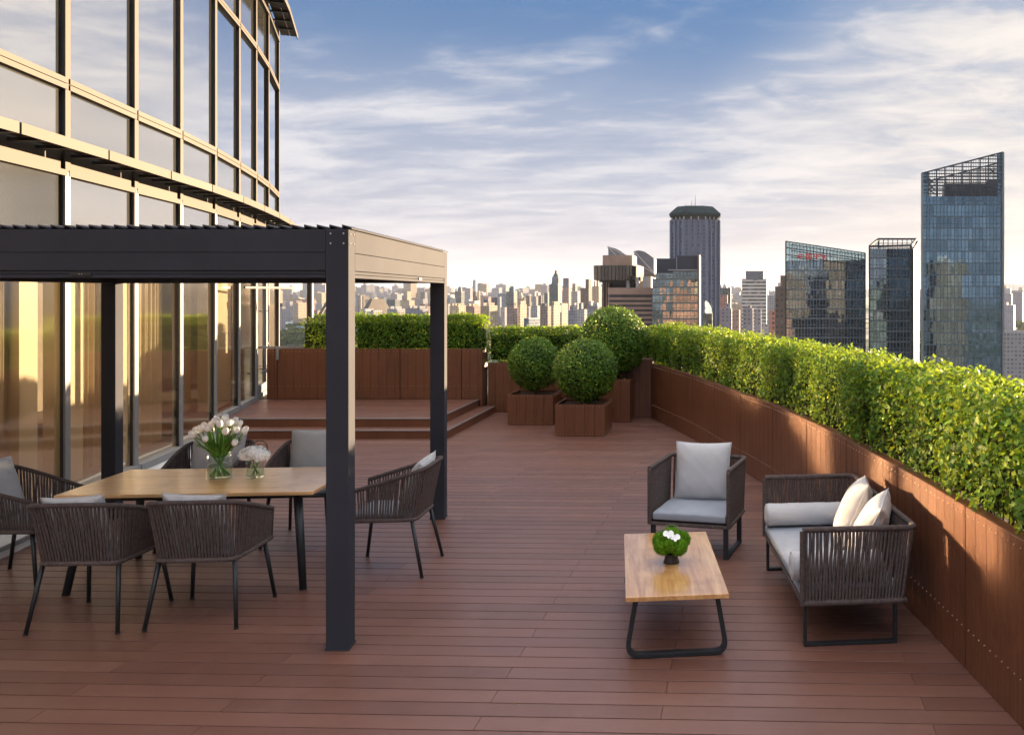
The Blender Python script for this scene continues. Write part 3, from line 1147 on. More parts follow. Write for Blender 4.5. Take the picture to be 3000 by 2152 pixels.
# latch plates on the roller blind rails
m = MB()
q = AT(237, 808, Y0)
m.box(q.x - .066, q.x + .066, Y0 - .004, Y0 + .008, 2.300, 2.322)
m.obj('latch_plate', MAT['blackpot'], pg, bevel=.002)
m = MB()
m.ball((q.x - .008, Y0 - .005, 2.311), .003, 6)
m.ball((q.x + .008, Y0 - .005, 2.311), .003, 6)
m.obj('latch_dots', MAT['steel'], pg)
m = MB()
yy = Y0 + 2.0
m.prism([(side_x(XR - .02, yy), yy), (side_x(XR + .003, yy), yy), (side_x(XR + .003, yy + .1), yy + .1), (side_x(XR - .02, yy + .1), yy + .1)], 2.302, 2.322)
m.obj('latch_plate', MAT['blackpot'], pg)

# ------------------------------------------------------------------ hotel building with curved glass front
FP = [(-5.74, 1.2), (-5.80, 2.65), (-5.90, 4.1), (-6.05, 5.75), (-6.275, 7.38), (-6.538, 8.834), (-6.856, 10.365), (-7.115, 11.67), (-7.46, 13.08), (-7.87, 14.49), (-8.28, 15.81), (-8.75, 17.17), (-9.48, 19.05)]
M0 = 5                                           # index of the first mullion in the picture
FV = [Vector((a, b, 0)) for a, b in FP]
FN = []
for i in range(len(FV)):
    t = (FV[min(i + 1, len(FV) - 1)] - FV[max(i - 1, 0)]).normalized()
    FN.append(Vector((t.y, -t.x, 0)))            # towards the terrace
hb = thing('hotel_building', 'hotel building with a curved bronze framed glass front beside the terrace', 'building')


def strip(i, off0, off1, z0, z1, m=None, t0=0.0, t1=1.0):
    """slab over bay i between two offsets from the glass line"""
    m = m or MB()
    a, b = FV[i], FV[i + 1]
    na, nb = FN[i], FN[i + 1]
    A = a.lerp(b, t0)
    B = a.lerp(b, t1)
    nA = na.lerp(nb, t0)
    nB = na.lerp(nb, t1)
    p = [A + nA * off0, A + nA * off1, B + nB * off1, B + nB * off0]
    m.prism([(q.x, q.y) for q in p], z0, z1)
    return m


def floor_z(i):
    return UZ if FV[i].y > 13 else .0


NB = len(FV) - 1
LV = [(.17, 2.62), (2.70, 3.36), (3.72, 4.22), (4.34, 6.53), (6.63, 7.55), (8.12, 10.4)]
for i in range(NB):
    fz = UZ if i >= M0 + 3 else .095
    if i != M0 + 5:
        m = MB()
        a_, b_ = FV[i].lerp(FV[i + 1], .015), FV[i].lerp(FV[i + 1], .985)
        m.add([(a_.x, a_.y, fz + .08), (a_.x, a_.y, 2.62), (b_.x, b_.y, 2.62), (b_.x, b_.y, fz + .08)], [(3, 2, 1, 0)])
        m.obj('window_pane', MAT['pane'], hb)
    strip(i, -.006, .006, 2.70, 3.36, t0=.02, t1=.98).obj('window_pane', MAT['pane_s'], hb)
    strip(i, -.006, .006, 3.72, 4.22, t0=.02, t1=.98).obj('spandrel_pane', MAT['pane_s'], hb)
    strip(i, -.006, .006, 4.34, 6.53, t0=.02, t1=.98).obj('window_pane', MAT['pane_b'], hb)
    strip(i, -.006, .006, 6.63, 7.58, t0=.02, t1=.98).obj('spandrel_pane', MAT['pane_s'], hb)
    strip(i, -.006, .006, 7.70, 11.6, t0=.02, t1=.98).obj('window_pane', MAT['pane_b'], hb)
# horizontal rails, one ring per level
for (z0, z1, pr, mt, nm) in ((2.62, 2.70, .055, 'white', 'rail'), (3.36, 3.42, .055, 'gold', 'rail'), (4.22, 4.272, .062, 'gold', 'rail'), (4.28, 4.335, .062, 'gold', 'rail'),
                             (6.53, 6.575, .062, 'gold', 'rail'), (6.583, 6.63, .062, 'gold', 'rail'), (7.58, 7.62, .062, 'gold', 'rail'), (7.628, 7.68, .062, 'gold', 'rail')):
    m = MB()
    for i in range(NB):
        strip(i, -.03, pr, z0, z1, m, .012, .988)
    m.obj(nm, MAT[mt], hb)
m = MB()
for i in range(NB):
    strip(i, -.03, .02, 3.42, 3.72, m, .012, .988)
m.obj('band', MAT['gold'], hb)
m = MB()
for i in range(NB):
    strip(i, -.2, .04, 4.272, 4.28, m)
    strip(i, -.2, .04, 6.575, 6.583, m)
    strip(i, -.2, .04, 7.62, 7.628, m)
m.obj('rail_joint', MAT['darkfr'], hb)
# bottom rail and sill
m = MB()
for i in range(M0 + 3):
    strip(i, -.04, .10, .098, .175, m, .012, .988)
for i in range(M0 + 3, NB):
    strip(i, -.04, .06, UZ + .002, UZ + .08, m, .012, .988)
m.obj('bottom_rail', MAT['white'], hb)
m = MB()
for i in range(M0 + 4):
    strip(i, -.1, .35, .002, .095, m)
m.obj('sill', MAT['stone'], hb)
m = MB()
for i in range(M0 + 4):
    strip(i, .345, .365, .062, .099, m)
m.obj('sill_edge', MAT['white'], hb)
for i in range(len(FV)):
    p, n = FV[i], FN[i]
    t = Vector((-n.y, n.x, 0))
    fz = UZ if i > M0 + 3 else .096

    def fin(o0, o1, hw, z0, z1, shift=0):
        q = [p + n * o0 - t * (hw - shift), p + n * o1 - t * (hw - shift), p + n * o1 + t * (hw + shift), p + n * o0 + t * (hw + shift)]
        mm = MB()
        mm.prism([(a.x, a.y) for a in q][::-1], z0, z1)
        return mm
    mul = fin(-.012, .028, .024, fz, 11.6).obj('mullion', MAT['darkfr'], hb)
    fin(.029, .050, .050, fz + .002, 3.40).obj('cap', MAT['white'], mul, bevel=.003)
    fin(.029, .050, .050, 3.402, 11.6).obj('cap', MAT['gold'], mul, bevel=.003)
# sunshades
for zz in (3.66, 7.80):
    top = []
    m = MB()
    for i in range(NB):
        strip(i, .08, .25, zz - .06, zz - .025, m, .01, .99)
        strip(i, .262, .40, zz - .065, zz - .03, m, .01, .99)
        strip(i, .4005, .418, zz - .125, zz - .028, m, .01, .99)
    sh = m.obj('sunshade', MAT['gold'], hb)
    for i in range(M0 - 2, NB):
        for tt in (.06, .36, .66):
            strip(i, .02, .36, zz - .100, zz - .070, None, tt, tt + .03).obj('bracket', MAT['darkfr'], sh)
# shell behind the glass
m = MB()
poly = [(p.x - .25, p.y) for p in FV] + [(-15, 19.2), (-15, 1.2)]
m.prism(poly, 3.45, 3.70)
m.prism(poly, 7.4, 7.6)
m.prism(poly, 11.6, 12.0)
m.obj('floor_slab', MAT['room'], hb)
m = MB()
m.prism([(p.x - .05, p.y) for p in FV] + [(-15, 19.0), (-15, 1.2)], .0, .09)
m.prism([(p.x - .03, p.y) for p in FV[M0 + 3:]] + [(-11, 19.0), (-11, FV[M0 + 3].y)], .092, UZ)
m.obj('room_floor', MAT['roomf'], hb)
m = MB()
m.box(-15, -14.8, 1.2, 19.2, .09, 11.6)
m.box(-15, FV[0].x - .1, 1.05, 1.2, 0, 11.6)
m.box(-11.2, -11.05, 1.3, 18.9, .09, 3.45)
m.box(-15, FV[-1].x - .02, 19.06, 19.2, .3, 11.6)
m.obj('room_wall', MAT['room'], hb)


def curtain(i, t0, t1, off, zt=3.3):
    A = FV[i].lerp(FV[i + 1], t0) - FN[i] * off
    B = FV[i].lerp(FV[i + 1], t1) - FN[i + 1] * off
    n = 90
    vs, fs = [], []
    d = (B - A)
    nn = Vector((d.y, -d.x, 0)).normalized()
    for k in range(n + 1):
        u = k / n
        w = .026 * math.sin(u * d.length * 52 + math.sin(u * 17) * 1.5) + .010 * math.sin(u * 41)
        p = A + d * u + nn * w
        vs += [(p.x, p.y, .12 if i < M0 + 3 else UZ + .02), (p.x + nn.x * .008, p.y + nn.y * .008, zt)]
    for k in range(n):
        fs.append((2 * k, 2 * k + 2, 2 * k + 3, 2 * k + 1))
    mm = MB()
    mm.add(vs, fs)
    return mm.obj('curtain', MAT['curtain'], hb, smooth=True)


def on_offset(px_, off):
    """bay and fraction where the line of sight of photo column px_ meets the plane 'off' behind the glass"""
    k_ = (px_ - CX) / F
    best = None
    for i in range(NB):
        A_, B_ = FV[i] - FN[i] * off, FV[i + 1] - FN[i + 1] * off
        fa, fb = A_.x - k_ * A_.y, B_.x - k_ * B_.y
        if fa * fb <= 0 and abs(fa - fb) > 1e-9:
            best = i + fa / (fa - fb)
    return best


def run(px0, px1, off):
    s0, s1 = on_offset(px0, off), on_offset(px1, off)
    out = []
    while s0 < s1 - 1e-6:
        i = int(s0 + 1e-9)
        e = min(s1, i + 1)
        out.append((i, s0 - i, e - i))
        s0 = e
    return out


for (a_, b_, off) in ((246, 300, .55), (300, 380, .55), (393, 473, .55), (-60, 28, .55), (522, 560, .75)):
    for (i, t0, t1) in run(a_, b_, off):
        if t1 - t0 > .04:
            curtain(i, t0, t1, off)
for (a_, b_, o0) in ((192, 243, .40), (56, 110, .42), (345, 372, .35), (623, 676, .35)):
    for (i, t0, t1) in run(a_, b_, o0):
        strip(i, -o0 - .22, -o0, .10, 3.44, None, t0, t1).obj('column', MAT['cream'], hb)

# glass door in the bay before last
i = M0 + 5
A, B = FV[i], FV[i + 1]
dv = (B - A)
dr = thing('x', None, None)
bpy.data.objects.remove(dr)
fr_z0, fr_z1 = UZ + .004, 2.60


def bayp(t, off):
    n = FN[i].lerp(FN[i + 1], t)
    return A + dv * t + n * off


m = MB()
for (t0, t1, z0, z1) in ((.03, .17, fr_z0, fr_z1), (.83, .96, fr_z0, fr_z1), (.17, .83, fr_z0, fr_z0 + .22), (.17, .83, fr_z1 - .16, fr_z1)):
    strip(i, -.03, .035, z0, z1, m, t0, t1)
door = m.obj('door', MAT['door'], hb)
m = MB()
a_, b_ = A.lerp(B, .17), A.lerp(B, .83)
m.add([(a_.x, a_.y, fr_z0 + .22), (a_.x, a_.y, fr_z1 - .16), (b_.x, b_.y, fr_z1 - .16), (b_.x, b_.y, fr_z0 + .22)], [(3, 2, 1, 0)])
m.obj('door_pane', MAT['pane'], door)
for t in (.27, .74):
    m = MB()
    p = bayp(t, .10)
    m.tube([(p.x, p.y, .72), (p.x, p.y, 1.95)], .014, 8)
    for z in (.80, 1.85):
        a = bayp(t, .03)
        m.tube([(a.x, a.y, z), (p.x, p.y, z)], .009, 6)
    m.obj('handle', MAT['door'], door)
m = MB()
a, b = bayp(.1, .12), bayp(.9, .12)
m.beam((a.x, a.y, .74), (b.x, b.y, .74), .03, .04)
m.obj('push_bar', MAT['door'], door)
m = MB()
a, b = bayp(-.9, .06), bayp(.2, .62)
m.beam((a.x, a.y, 2.28), (b.x, b.y, 2.28), .03, .035)
m.obj('canopy_bar', MAT['gold'], hb)

# steel post with brace behind the raised deck planter
sp = thing('steel_post', 'bronze steel post with a white diagonal brace behind the deck planter', 'post', (XD(909, 16.85), 16.85, 0))
m = MB()
m.box(-.045, .02, -.04, .04, 0, 3.0)
m.obj('post', MAT['gold'], sp, bevel=.004)
m = MB()
m.box(.021, .05, -.03, .03, 0, 3.0)
m.obj('cap', MAT['white'], sp)
m = MB()
m.beam((.05, 0, 1.55), (.42, 0, 2.16), .04, .05)
m.obj('brace', MAT['white'], sp)
m = MB()
m.box(-.64, -.045, -.01, .02, .0, 1.20)
m.obj('glass_panel', MAT['glass'], sp)
# low white capped rail left of it
rl = thing('handrail', 'white capped low rail over the planter panels beside the glass door', 'rail', (0, 0, 0))
m = MB()
m.box(-8.35, -7.55, 16.10, 16.16, 1.178, 1.215)
m.obj('rail', MAT['white'], rl, bevel=.004)
m = MB()
q = XD(822, 16.1)
m.box(q - .02, q + .02, 16.09 - .115, 16.09 - .08, .98, 1.20)
m.obj('bracket', MAT['white'], rl)


# ------------------------------------------------------------------ furniture
def rounded(poly, r, n=6):
    """round the corners of a closed or open xyz polyline"""
    out = []
    P = [Vector(p) for p in poly]
    for i, p in enumerate(P):
        if i in (0, len(P) - 1):
            out.append(p)
            continue
        a, b = P[i - 1] - p, P[i + 1] - p
        ra = min(r, a.length * .45)
        rb = min(r, b.length * .45)
        A, B = p + a.normalized() * ra, p + b.normalized() * rb
        for k in range(n + 1):
            t = k / n
            out.append(A * (1 - t) ** 2 + p * 2 * t * (1 - t) + B * t * t)
    return out


def resample(P, n):
    L = [0]
    for a, b in zip(P[:-1], P[1:]):
        L.append(L[-1] + (b - a).length)
    out, j = [], 0
    for i in range(n):
        s = L[-1] * i / (n - 1)
        while j < len(L) - 2 and L[j + 1] < s:
            j += 1
        f = (s - L[j]) / max(1e-9, L[j + 1] - L[j])
        out.append(P[j].lerp(P[j + 1], f))
    return out, L[-1]


def pillow(name, w, h, th, parent=None, seed=0, mat='cush', n=26, ears=.05, wrinkle=.006):
    """square scatter cushion standing in the xz plane, bottom edge at z 0, facing -y"""
    r = random.Random(seed)
    ph = [r.uniform(0, 6.28) for _ in range(8)]
    vs, fs = [], []

    def P(u, v, s):
        # edges bow inward between pointed corners
        bx = 1 - ears * (1 - v * v) * 1.15
        bz = 1 - ears * (1 - u * u) * 1.15
        x = u * w / 2 * bx
        z = v * h / 2 * bz
        e = max(0.0, (1 - abs(u) ** 3.0)) ** .62 * max(0.0, (1 - abs(v) ** 3.0)) ** .62
        wr = math.sin(u * 9 + ph[0] + v * 3) * math.sin(v * 7 + ph[1]) + .6 * math.sin((u + v) * 15 + ph[2]) + .8 * math.sin(math.atan2(v, u) * 14 + ph[3]) * (u * u + v * v)
        y = s * (th / 2 * e + wrinkle * wr * min(1, e * 3) * (.6 + .4 * s))
        sag = -.02 * (1 - abs(u)) * (v < 0) * abs(v)
        return (x, y, z + h / 2 + sag)
    for s in (-1, 1):
        for j in range(n + 1):
            for i in range(n + 1):
                uu, vv = -1 + 2 * i / n, -1 + 2 * j / n
                uu = math.sin(uu * math.pi / 2) * .6 + uu * .4
                vv = math.sin(vv * math.pi / 2) * .6 + vv * .4
                vs.append(P(uu, vv, s))
    N = (n + 1) ** 2
    for j in range(n):
        for i in range(n):
            a = j * (n + 1) + i
            fs.append((a, a + 1, a + n + 2, a + n + 1))
            fs.append((N + a, N + a + n + 1, N + a + n + 2, N + a + 1))
    mb = MB()
    mb.add(vs, fs)
    o = mb.obj(name, MAT[mat], parent, smooth=True)
    bm = bmesh.new()
    bm.from_mesh(o.data)
    bmesh.ops.remove_doubles(bm, verts=bm.verts, dist=.0006)
    bm.to_mesh(o.data)
    bm.free()
    for p in o.data.polygons:
        p.use_smooth = True
    # piping along the seam
    pts = []
    for a, b, k0 in ((0, -1, 0), (1, 0, 1), (0, 1, 2), (-1, 0, 3)):
        pass
    for k in range(40):
        t = k / 10
        s = int(t)
        f = t - s
        uv = [(-1 + 2 * f, -1), (1, -1 + 2 * f), (1 - 2 * f, 1), (-1, 1 - 2 * f)][s]
        q = P(uv[0], uv[1], 1)
        pts.append((q[0], 0, q[2]))
    mb = MB()
    mb.tube(pts, .0035, 6, closed=True)
    mb.obj('piping', MAT[mat], o, smooth=True)
    return o


def slab_cushion(name, x0, x1, y0, y1, z0, z1, parent, mat='seatc', puff=.018):
    n, mm = 20, 14
    vs, fs = [], []
    bm = bmesh.new()
    g = {}
    r = .03
    for top in (0, 1):
        for j in range(mm + 1):
            for i in range(n + 1):
                u, v = i / n * 2 - 1, j / mm * 2 - 1
                x = x0 + (x1 - x0) * (u + 1) / 2
                y = y0 + (y1 - y0) * (v + 1) / 2
                e = (1 - abs(u) ** 6) * (1 - abs(v) ** 6)
                z = (z1 - .012 + puff * e ** .5 + .002 * math.sin(u * 13 + v * 7)) if top else z0
                vs.append((x, y, z))
    N = (n + 1) * (mm + 1)
    for j in range(mm):
        for i in range(n):
            a = j * (n + 1) + i
            fs.append((a, a + n + 1, a + n + 2, a + 1))
            fs.append((N + a, N + a + 1, N + a + n + 2, N + a + n + 1))
    for i in range(n):
        fs.append((i, i + 1, N + i + 1, N + i))
        a = mm * (n + 1) + i
        fs.append((a + 1, a, N + a, N + a + 1))
    for j in range(mm):
        a = j * (n + 1)
        fs.append((a + n + 1, a, N + a, N + a + n + 1))
        a += n
        fs.append((a, a + n + 1, N + a + n + 1, N + a))
    mb = MB()
    mb.add(vs, fs)
    o = mb.obj(name, MAT[mat], parent, smooth=False)
    md = o.modifiers.new('b', 'BEVEL')
    md.width = .014
    md.segments = 3
    md.limit_method = 'ANGLE'
    md.angle_limit = rad(50)
    for p in o.data.polygons:
        p.use_smooth = True
    return o


def ropes(lo, hi, n, r, parent, name='rope_weave', wob=.004, inset=None, seed=0):
    """upright ropes between two rails (point lists of equal parameter)"""
    g = random.Random(seed)
    A, _ = resample(lo, n)
    B, _ = resample(hi, n)
    m = MB()
    for k in range(n):
        a, b = A[k], B[k]
        d = g.uniform(-1, 1)
        e = g.uniform(-1, 1)
        t = (B[min(k + 1, n - 1)] - B[max(k - 1, 0)]).normalized()
        mid = a.lerp(b, .5) + t * wob * d
        q = a.lerp(b, .78) + t * wob * e
        m.tube([a, mid, q, b], [r, r * .98, r * .98, r * .95], 6, cap=False)
    return m.obj(name, MAT['rope'], parent, smooth=True)


def dining_chair(label):
    """faces +y"""
    t = thing('dining_chair', label, 'chair', (0, 0, 0), 0, 'rope dining chairs around the table')
    zf = .435
    base = [(-.27, .27, zf), (-.245, -.25, zf), (.245, -.25, zf), (.27, .27, zf)]
    basr = rounded(base, .05, 5)
    m = MB()
    m.tube([(-.26, .262, zf)] + [Vector((p.x * .98, p.y * .98, zf)) for p in basr[1:-1]] + [(.26, .262, zf)], .014, 8)
    m.tube([(-.26, .262, zf), (.26, .262, zf)], .014, 8)
    m.obj('seat_frame', MAT['leg'], t, smooth=True)
    m = MB()
    m.box(-.245, .245, -.235, .25, zf - .004, zf + .008)
    m.obj('seat', MAT['rope_in'], t)
    slab_cushion('seat_cushion', -.24, .24, -.22, .25, zf + .009, zf + .055, t, 'seatc', .012)
    rim = rounded([(-.275, .285, .645), (-.305, -.08, .755), (-.285, -.335, .835), (.285, -.335, .835), (.305, -.08, .755), (.275, .285, .645)], .12, 8)
    low = rounded([(-.27, .272, zf), (-.262, -.03, zf), (-.245, -.25, zf), (.245, -.25, zf), (.262, -.03, zf), (.27, .272, zf)], .06, 8)
    m = MB()
    m.tube([(-.268, .278, zf + .003)] + rim + [(.268, .278, zf + .003)], .0125, 8)
    # rope whipping round the rim
    R, L = resample(rim, 150)
    for k in range(149):
        a, b = R[k], R[k + 1]
        tt = (b - a)
        m.tube([a.lerp(b, .08), a.lerp(b, .88)], .0165, 8)
    m.obj('rim', MAT['rope'], t, smooth=True)
    m = MB()
    m.tube([Vector((p.x * 1.01, p.y * 1.01, zf + .004)) for p in low], .0165, 8)
    m.obj('lower_rail', MAT['rope'], t, smooth=True)
    # match parameter: resample both by the same count
    ropes(low, rim, 76, .0080, t, wob=.005, seed=3)
    for (sx, sy) in ((-1, 1), (1, 1), (-1, -1), (1, -1)):
        m = MB()
        top = (sx * .238, .235 if sy > 0 else -.225, zf)
        foot = (sx * .285, .30 if sy > 0 else -.315, .012)
        m.tube([top, foot], [.0155, .013], 10)
        lg = m.obj('leg', MAT['leg'], t, smooth=True)
        m = MB()
        m.tube([(foot[0], foot[1], .014), (foot[0] * 1.002, foot[1] * 1.002, 0)], .0145, 10)
        m.obj('foot_cap', MAT['blackpot'], lg)
    return t


PIL = []


def chair_pillow(ch, label, lean=14, sx=0, w=.43, seed=0, dz=0, roll=0):
    root = thing('pillow', label, 'cushion', (0, 0, 0), 0, 'light grey cushions on the dining chairs')
    o = pillow('cover', w, w, .13, root, seed)
    Mx = ch.matrix_basis if True else None
    loc, rz = ch.location, ch.rotation_euler.z
    p = Matrix.Rotation(rz, 4, 'Z') @ Vector((sx, -.115, .492 + dz))
    root.location = Vector(loc) + p.to_3d()
    # pillow faces the sitter: local -y -> chair +y ; lean back
    root.rotation_euler = (0, 0, 0)
    root.rotation_mode = 'XYZ'
    R = Matrix.Rotation(rz + math.pi, 4, 'Z') @ Matrix.Rotation(rad(-lean), 4, 'X') @ Matrix.Rotation(rad(roll), 4, 'Y')
    root.rotation_euler = R.to_euler()
    return root


c0 = dining_chair('rope dining chair in front of the table, nearer the pergola post')
c0.location = (-3.455, 6.07, 0)
c0.rotation_euler = (0, 0, rad(5))
chairs = [c0]
for lab, x, y, rz in (('rope dining chair in front of the table, farther left of the two', -4.165, 6.00, 3),
                      ('rope dining chair at the left end of the table, beside the window', -5.30, 6.76, -88),
                      ('rope dining chair at the right end of the table, between the two pergola posts', -2.60, 7.09, 92),
                      ('rope dining chair behind the table, partly hidden by the tulips', -4.50, 7.80, 186),
                      ('rope dining chair behind the table, beside the near pergola post', -3.66, 7.92, 184)):
    chairs.append(dup(c0, lab, (x, y, 0), rad(rz)))
bpy.context.view_layer.update()
chair_pillow(chairs[0], 'light grey cushion peeking over the front chair nearer the post', 20, -.03, .40, 1, .008, -3)
chair_pillow(chairs[1], 'light grey cushion peeking over the front chair at the left', 20, -.02, .40, 2, .008, 3)
chair_pillow(chairs[2], 'light grey cushion leaning in the chair at the left table end', 22, .03, .45, 3, .02, 6)
chair_pillow(chairs[3], 'light grey cushion with a sunlit corner in the chair at the right table end', 24, 0, .42, 4, .01, 4)
chair_pillow(chairs[4], 'light grey cushion on the chair behind the tulips', 14, -.02, .46, 5)
chair_pillow(chairs[5], 'light grey cushion on the back chair beside the pergola post', 14, 0, .46, 6)

# dining table
tb = thing('dining_table', 'long dining table with honey coloured wooden top and black splayed legs', 'table', (-3.93, 6.94, 0), rad(4.2))
TL, TW, TZ = 1.82, .95, .73
m = MB()
m.box(-TL / 2, TL / 2, -TW / 2, TW / 2, TZ - .028, TZ)
m.obj('tabletop', MAT['table'], tb, bevel=.006, seg=3)
m = MB()
for y in (-.33, .33):
    m.box(-.74, .74, y - .02, y + .02, TZ - .075, TZ - .030)
for x in (-.74, .74):
    m.box(x - .02, x + .02, -.309, .309, TZ - .073, TZ - .030)
m.obj('underframe', MAT['leg'], tb)
for sx in (-1, 1):
    for sy in (-1, 1):
        m = MB()
        m.tube([(sx * .75, sy * .335, TZ - .030), (sx * .835, sy * .455, .006)], [.033, .026], 14)
        lg = m.obj('leg', MAT['leg'], tb, smooth=True)
        m = MB()
        m.tube([(sx * .835, sy * .455, .008), (sx * .836, sy * .456, 0)], .027, 14)
        m.obj('foot_cap', MAT['blackpot'], lg)

# vases, tulips, hydrangea
V1 = Vector((-3.955, 7.03, TZ))
V2 = Vector((-3.675, 7.04, TZ))


def vase(label, loc, r0, r1, h, wl, lean=.0):
    t = thing('glass_vase', label, 'vase', loc)
    m = MB()
    k = 40
    prof = [(r0 * .98, .0), (r0, .006), (r0 * .985, h * .1), (r0 * .93 + r1 * .02, h * .4), (r1 * .96, h * .75), (r1, h), (r1 - .003, h), (r1 * .93, h * .75), (r0 * .90, h * .4), (r0 * .94, .016), (0.001, .014)]
    m.lathe(prof, k, cap=False)
    m.lathe([(r0 * .98, 0), (.001, .0001)], k, cap=False)
    m.obj('glass_wall', MAT['glass'], t, smooth=True)
    m = MB()
    m.lathe([(.001, .016), (r0 * .925, .0165), (r0 * .885, h * .4), (r1 * .5 + r0 * .38, wl), (.001, wl)], k, cap=False)
    m.obj('water', MAT['water'], t, smooth=True)
    return t


vase('tall tapered glass vase holding white tulips on the dining table', V1, .098, .084, .19, .115)
vase('short glass vase holding white hydrangea on the dining table', V2, .070, .066, .125, .07)


def tulip(k, g):
    an = 2 * math.pi * k / 30 + g.uniform(-.15, .15)
    ring = [.25, .55, .8, 1.0][k % 4]
    sp = .165 * ring * g.uniform(.85, 1.1)
    H = .43 - .10 * ring ** 2 + g.uniform(-.025, .025)
    if k % 11 == 5:
        H -= .07
        sp += .03
    tx, ty = math.cos(an), math.sin(an)
    a2 = an + 2.6
    root = thing('tulip', 'white tulip with green stem in the tall glass vase', 'tulip', V1 + Vector((0, 0, .02)), 0, 'tulips in the tall glass vase')
    bx, by = math.cos(a2) * .07, math.sin(a2) * .07
    P = [Vector((bx, by, .0)), Vector((bx * .2 + tx * .02, by * .2 + ty * .02, .09)), Vector((tx * sp * .40, ty * sp * .40, .185)), Vector((tx * sp * .85, ty * sp * .85, H - .06)), Vector((tx * sp, ty * sp, H - .02))]
    Q = []
    for i in range(len(P) - 1):
        for j in range(4):
            s = j / 4
            a, b = P[max(0, i - 1)], P[i]
            c, d = P[i + 1], P[min(len(P) - 1, i + 2)]
            Q.append(.5 * ((2 * b) + (c - a) * s + (2 * a - 5 * b + 4 * c - d) * s * s + (3 * b - a - 3 * c + d) * s ** 3))
    Q.append(P[-1])
    m = MB()
    m.tube(Q, .0042, 6)
    m.obj('stem', MAT['stem'], root, smooth=True)
    # bloom: six cupped petals round an egg
    m = MB()
    dirv = (Q[-1] - Q[-3]).normalized()
    m.M = Matrix.Translation(Q[-1]) @ dirv.to_track_quat('Z', 'Y').to_matrix().to_4x4()
    R, Hh = .026 * g.uniform(.9, 1.1), .057 * g.uniform(.9, 1.12)
    for pt in range(6):
        a0 = pt * math.pi / 3
        rr = R * (1.0 if pt % 2 else .93)
        vs, fs = [], []
        for i in range(8):
            v = i / 7
            prof = math.sin(math.pi * min(1, v * .80 + .10)) ** .7
            wid = math.sin(math.pi * (v * .86 + .07)) ** .6 * .62
            for j in range(5):
                q = (j / 4 - .5) * 2
                aa = a0 + q * wid
                r2 = rr * prof * (1 - .08 * q * q)
                vs.append((r2 * math.cos(aa), r2 * math.sin(aa), Hh * v - .002))
        for i in range(7):
            for j in range(4):
                b0 = i * 5 + j
                fs.append((b0, b0 + 1, b0 + 6, b0 + 5))
        m.add(vs, fs)
    m.obj('bloom', MAT['petal'], root, smooth=True)
    for lf in range(2):
        m = MB()
        aa = an + g.uniform(-.7, .7)
        r0, L, up = .045, g.uniform(.13, .20), g.uniform(.08, .17)
        vs, fs = [], []
        for i in range(8):
            v = i / 7
            cx_, cz_ = r0 + L * .62 * v ** 1.3, .16 + up * (v * 1.25 - .35 * v * v)
            w = .013 * math.sin(math.pi * (v * .92 + .08)) ** .7
            px_, py_ = cx_ * math.cos(aa), cx_ * math.sin(aa)
            vs += [(px_ - w * math.sin(aa), py_ + w * math.cos(aa), cz_ + .004), (px_, py_, cz_), (px_ + w * math.sin(aa), py_ - w * math.cos(aa), cz_ + .004)]
        for i in range(7):
            for j in range(2):
                b0 = i * 3 + j
                fs.append((b0, b0 + 1, b0 + 4, b0 + 3))
        m.add(vs, fs)
        m.obj('leaf', MAT['stem'], root, smooth=True)


g = random.Random(11)
for k in range(38):
    tulip(k, g)


def florets(m, c, r, n, g, s=.013, flat=.8, mi=0):
    for k in range(n):
        z = 1 - 2 * (k + .5) / n
        a = k * 2.399963
        d = Vector((math.sqrt(max(0, 1 - z * z)) * math.cos(a), math.sqrt(max(0, 1 - z * z)) * math.sin(a), z * flat))
        if z < -.75:
            continue
        p = Vector(c) + Vector((d.x * r, d.y * r, d.z * r)) * g.uniform(.88, 1.06)
        nn = (d + Vector((g.uniform(-.5, .5), g.uniform(-.5, .5), g.uniform(-.2, .6)))).normalized()
        t = nn.orthogonal().normalized()
        t.rotate(Matrix.Rotation(g.uniform(0, 6.28), 3, nn))
        b = nn.cross(t)
        for q in range(4):
            a0 = q * math.pi / 2
            u = t * math.cos(a0) + b * math.sin(a0)
            w = b * math.cos(a0) - t * math.sin(a0)
            ss = s * g.uniform(.85, 1.15)
            m.add([p, p + u * ss * .55 + w * ss * .5 + nn * .002, p + u * ss * 1.05 + nn * .001, p + u * ss * .55 - w * ss * .5 + nn * .002], [(0, 3, 2, 1)], mi)


hy = thing('hydrangea_bouquet', 'bunch of white hydrangea blossoms with curled twigs in the short vase', 'flowers', V2 + Vector((0, 0, .018)))
for (x, y, z, r) in ((-.052, -.02, .165, .062), (.055, -.015, .16, .064), (.0, .05, .165, .06), (.0, -.05, .195, .055)):
    m = MB()
    florets(m, (x, y, z), r, 190, g)
    m.obj('blossom', MAT['petal'], hy)
    m = MB()
    m.tube([(x * -.6, y * -.6, 0), (x * .3, y * .3, .07), (x, y, z)], .004, 6)
    m.obj('stem', MAT['stem'], hy, smooth=True)
m = MB()
for (x, z, r, tilt) in ((.03, .215, .062, .3), (.045, .205, .052, -.3), (.02, .21, .070, .1)):
    pts = [(x + r * math.cos(a), .01 + tilt * r * math.sin(a), z + r * .85 * math.sin(a)) for a in [(-.6 + i * .33) for i in range(17)]]
    m.tube(pts, .0022, 5)
m.obj('curled_twig', MAT['twig'], hy, smooth=True)

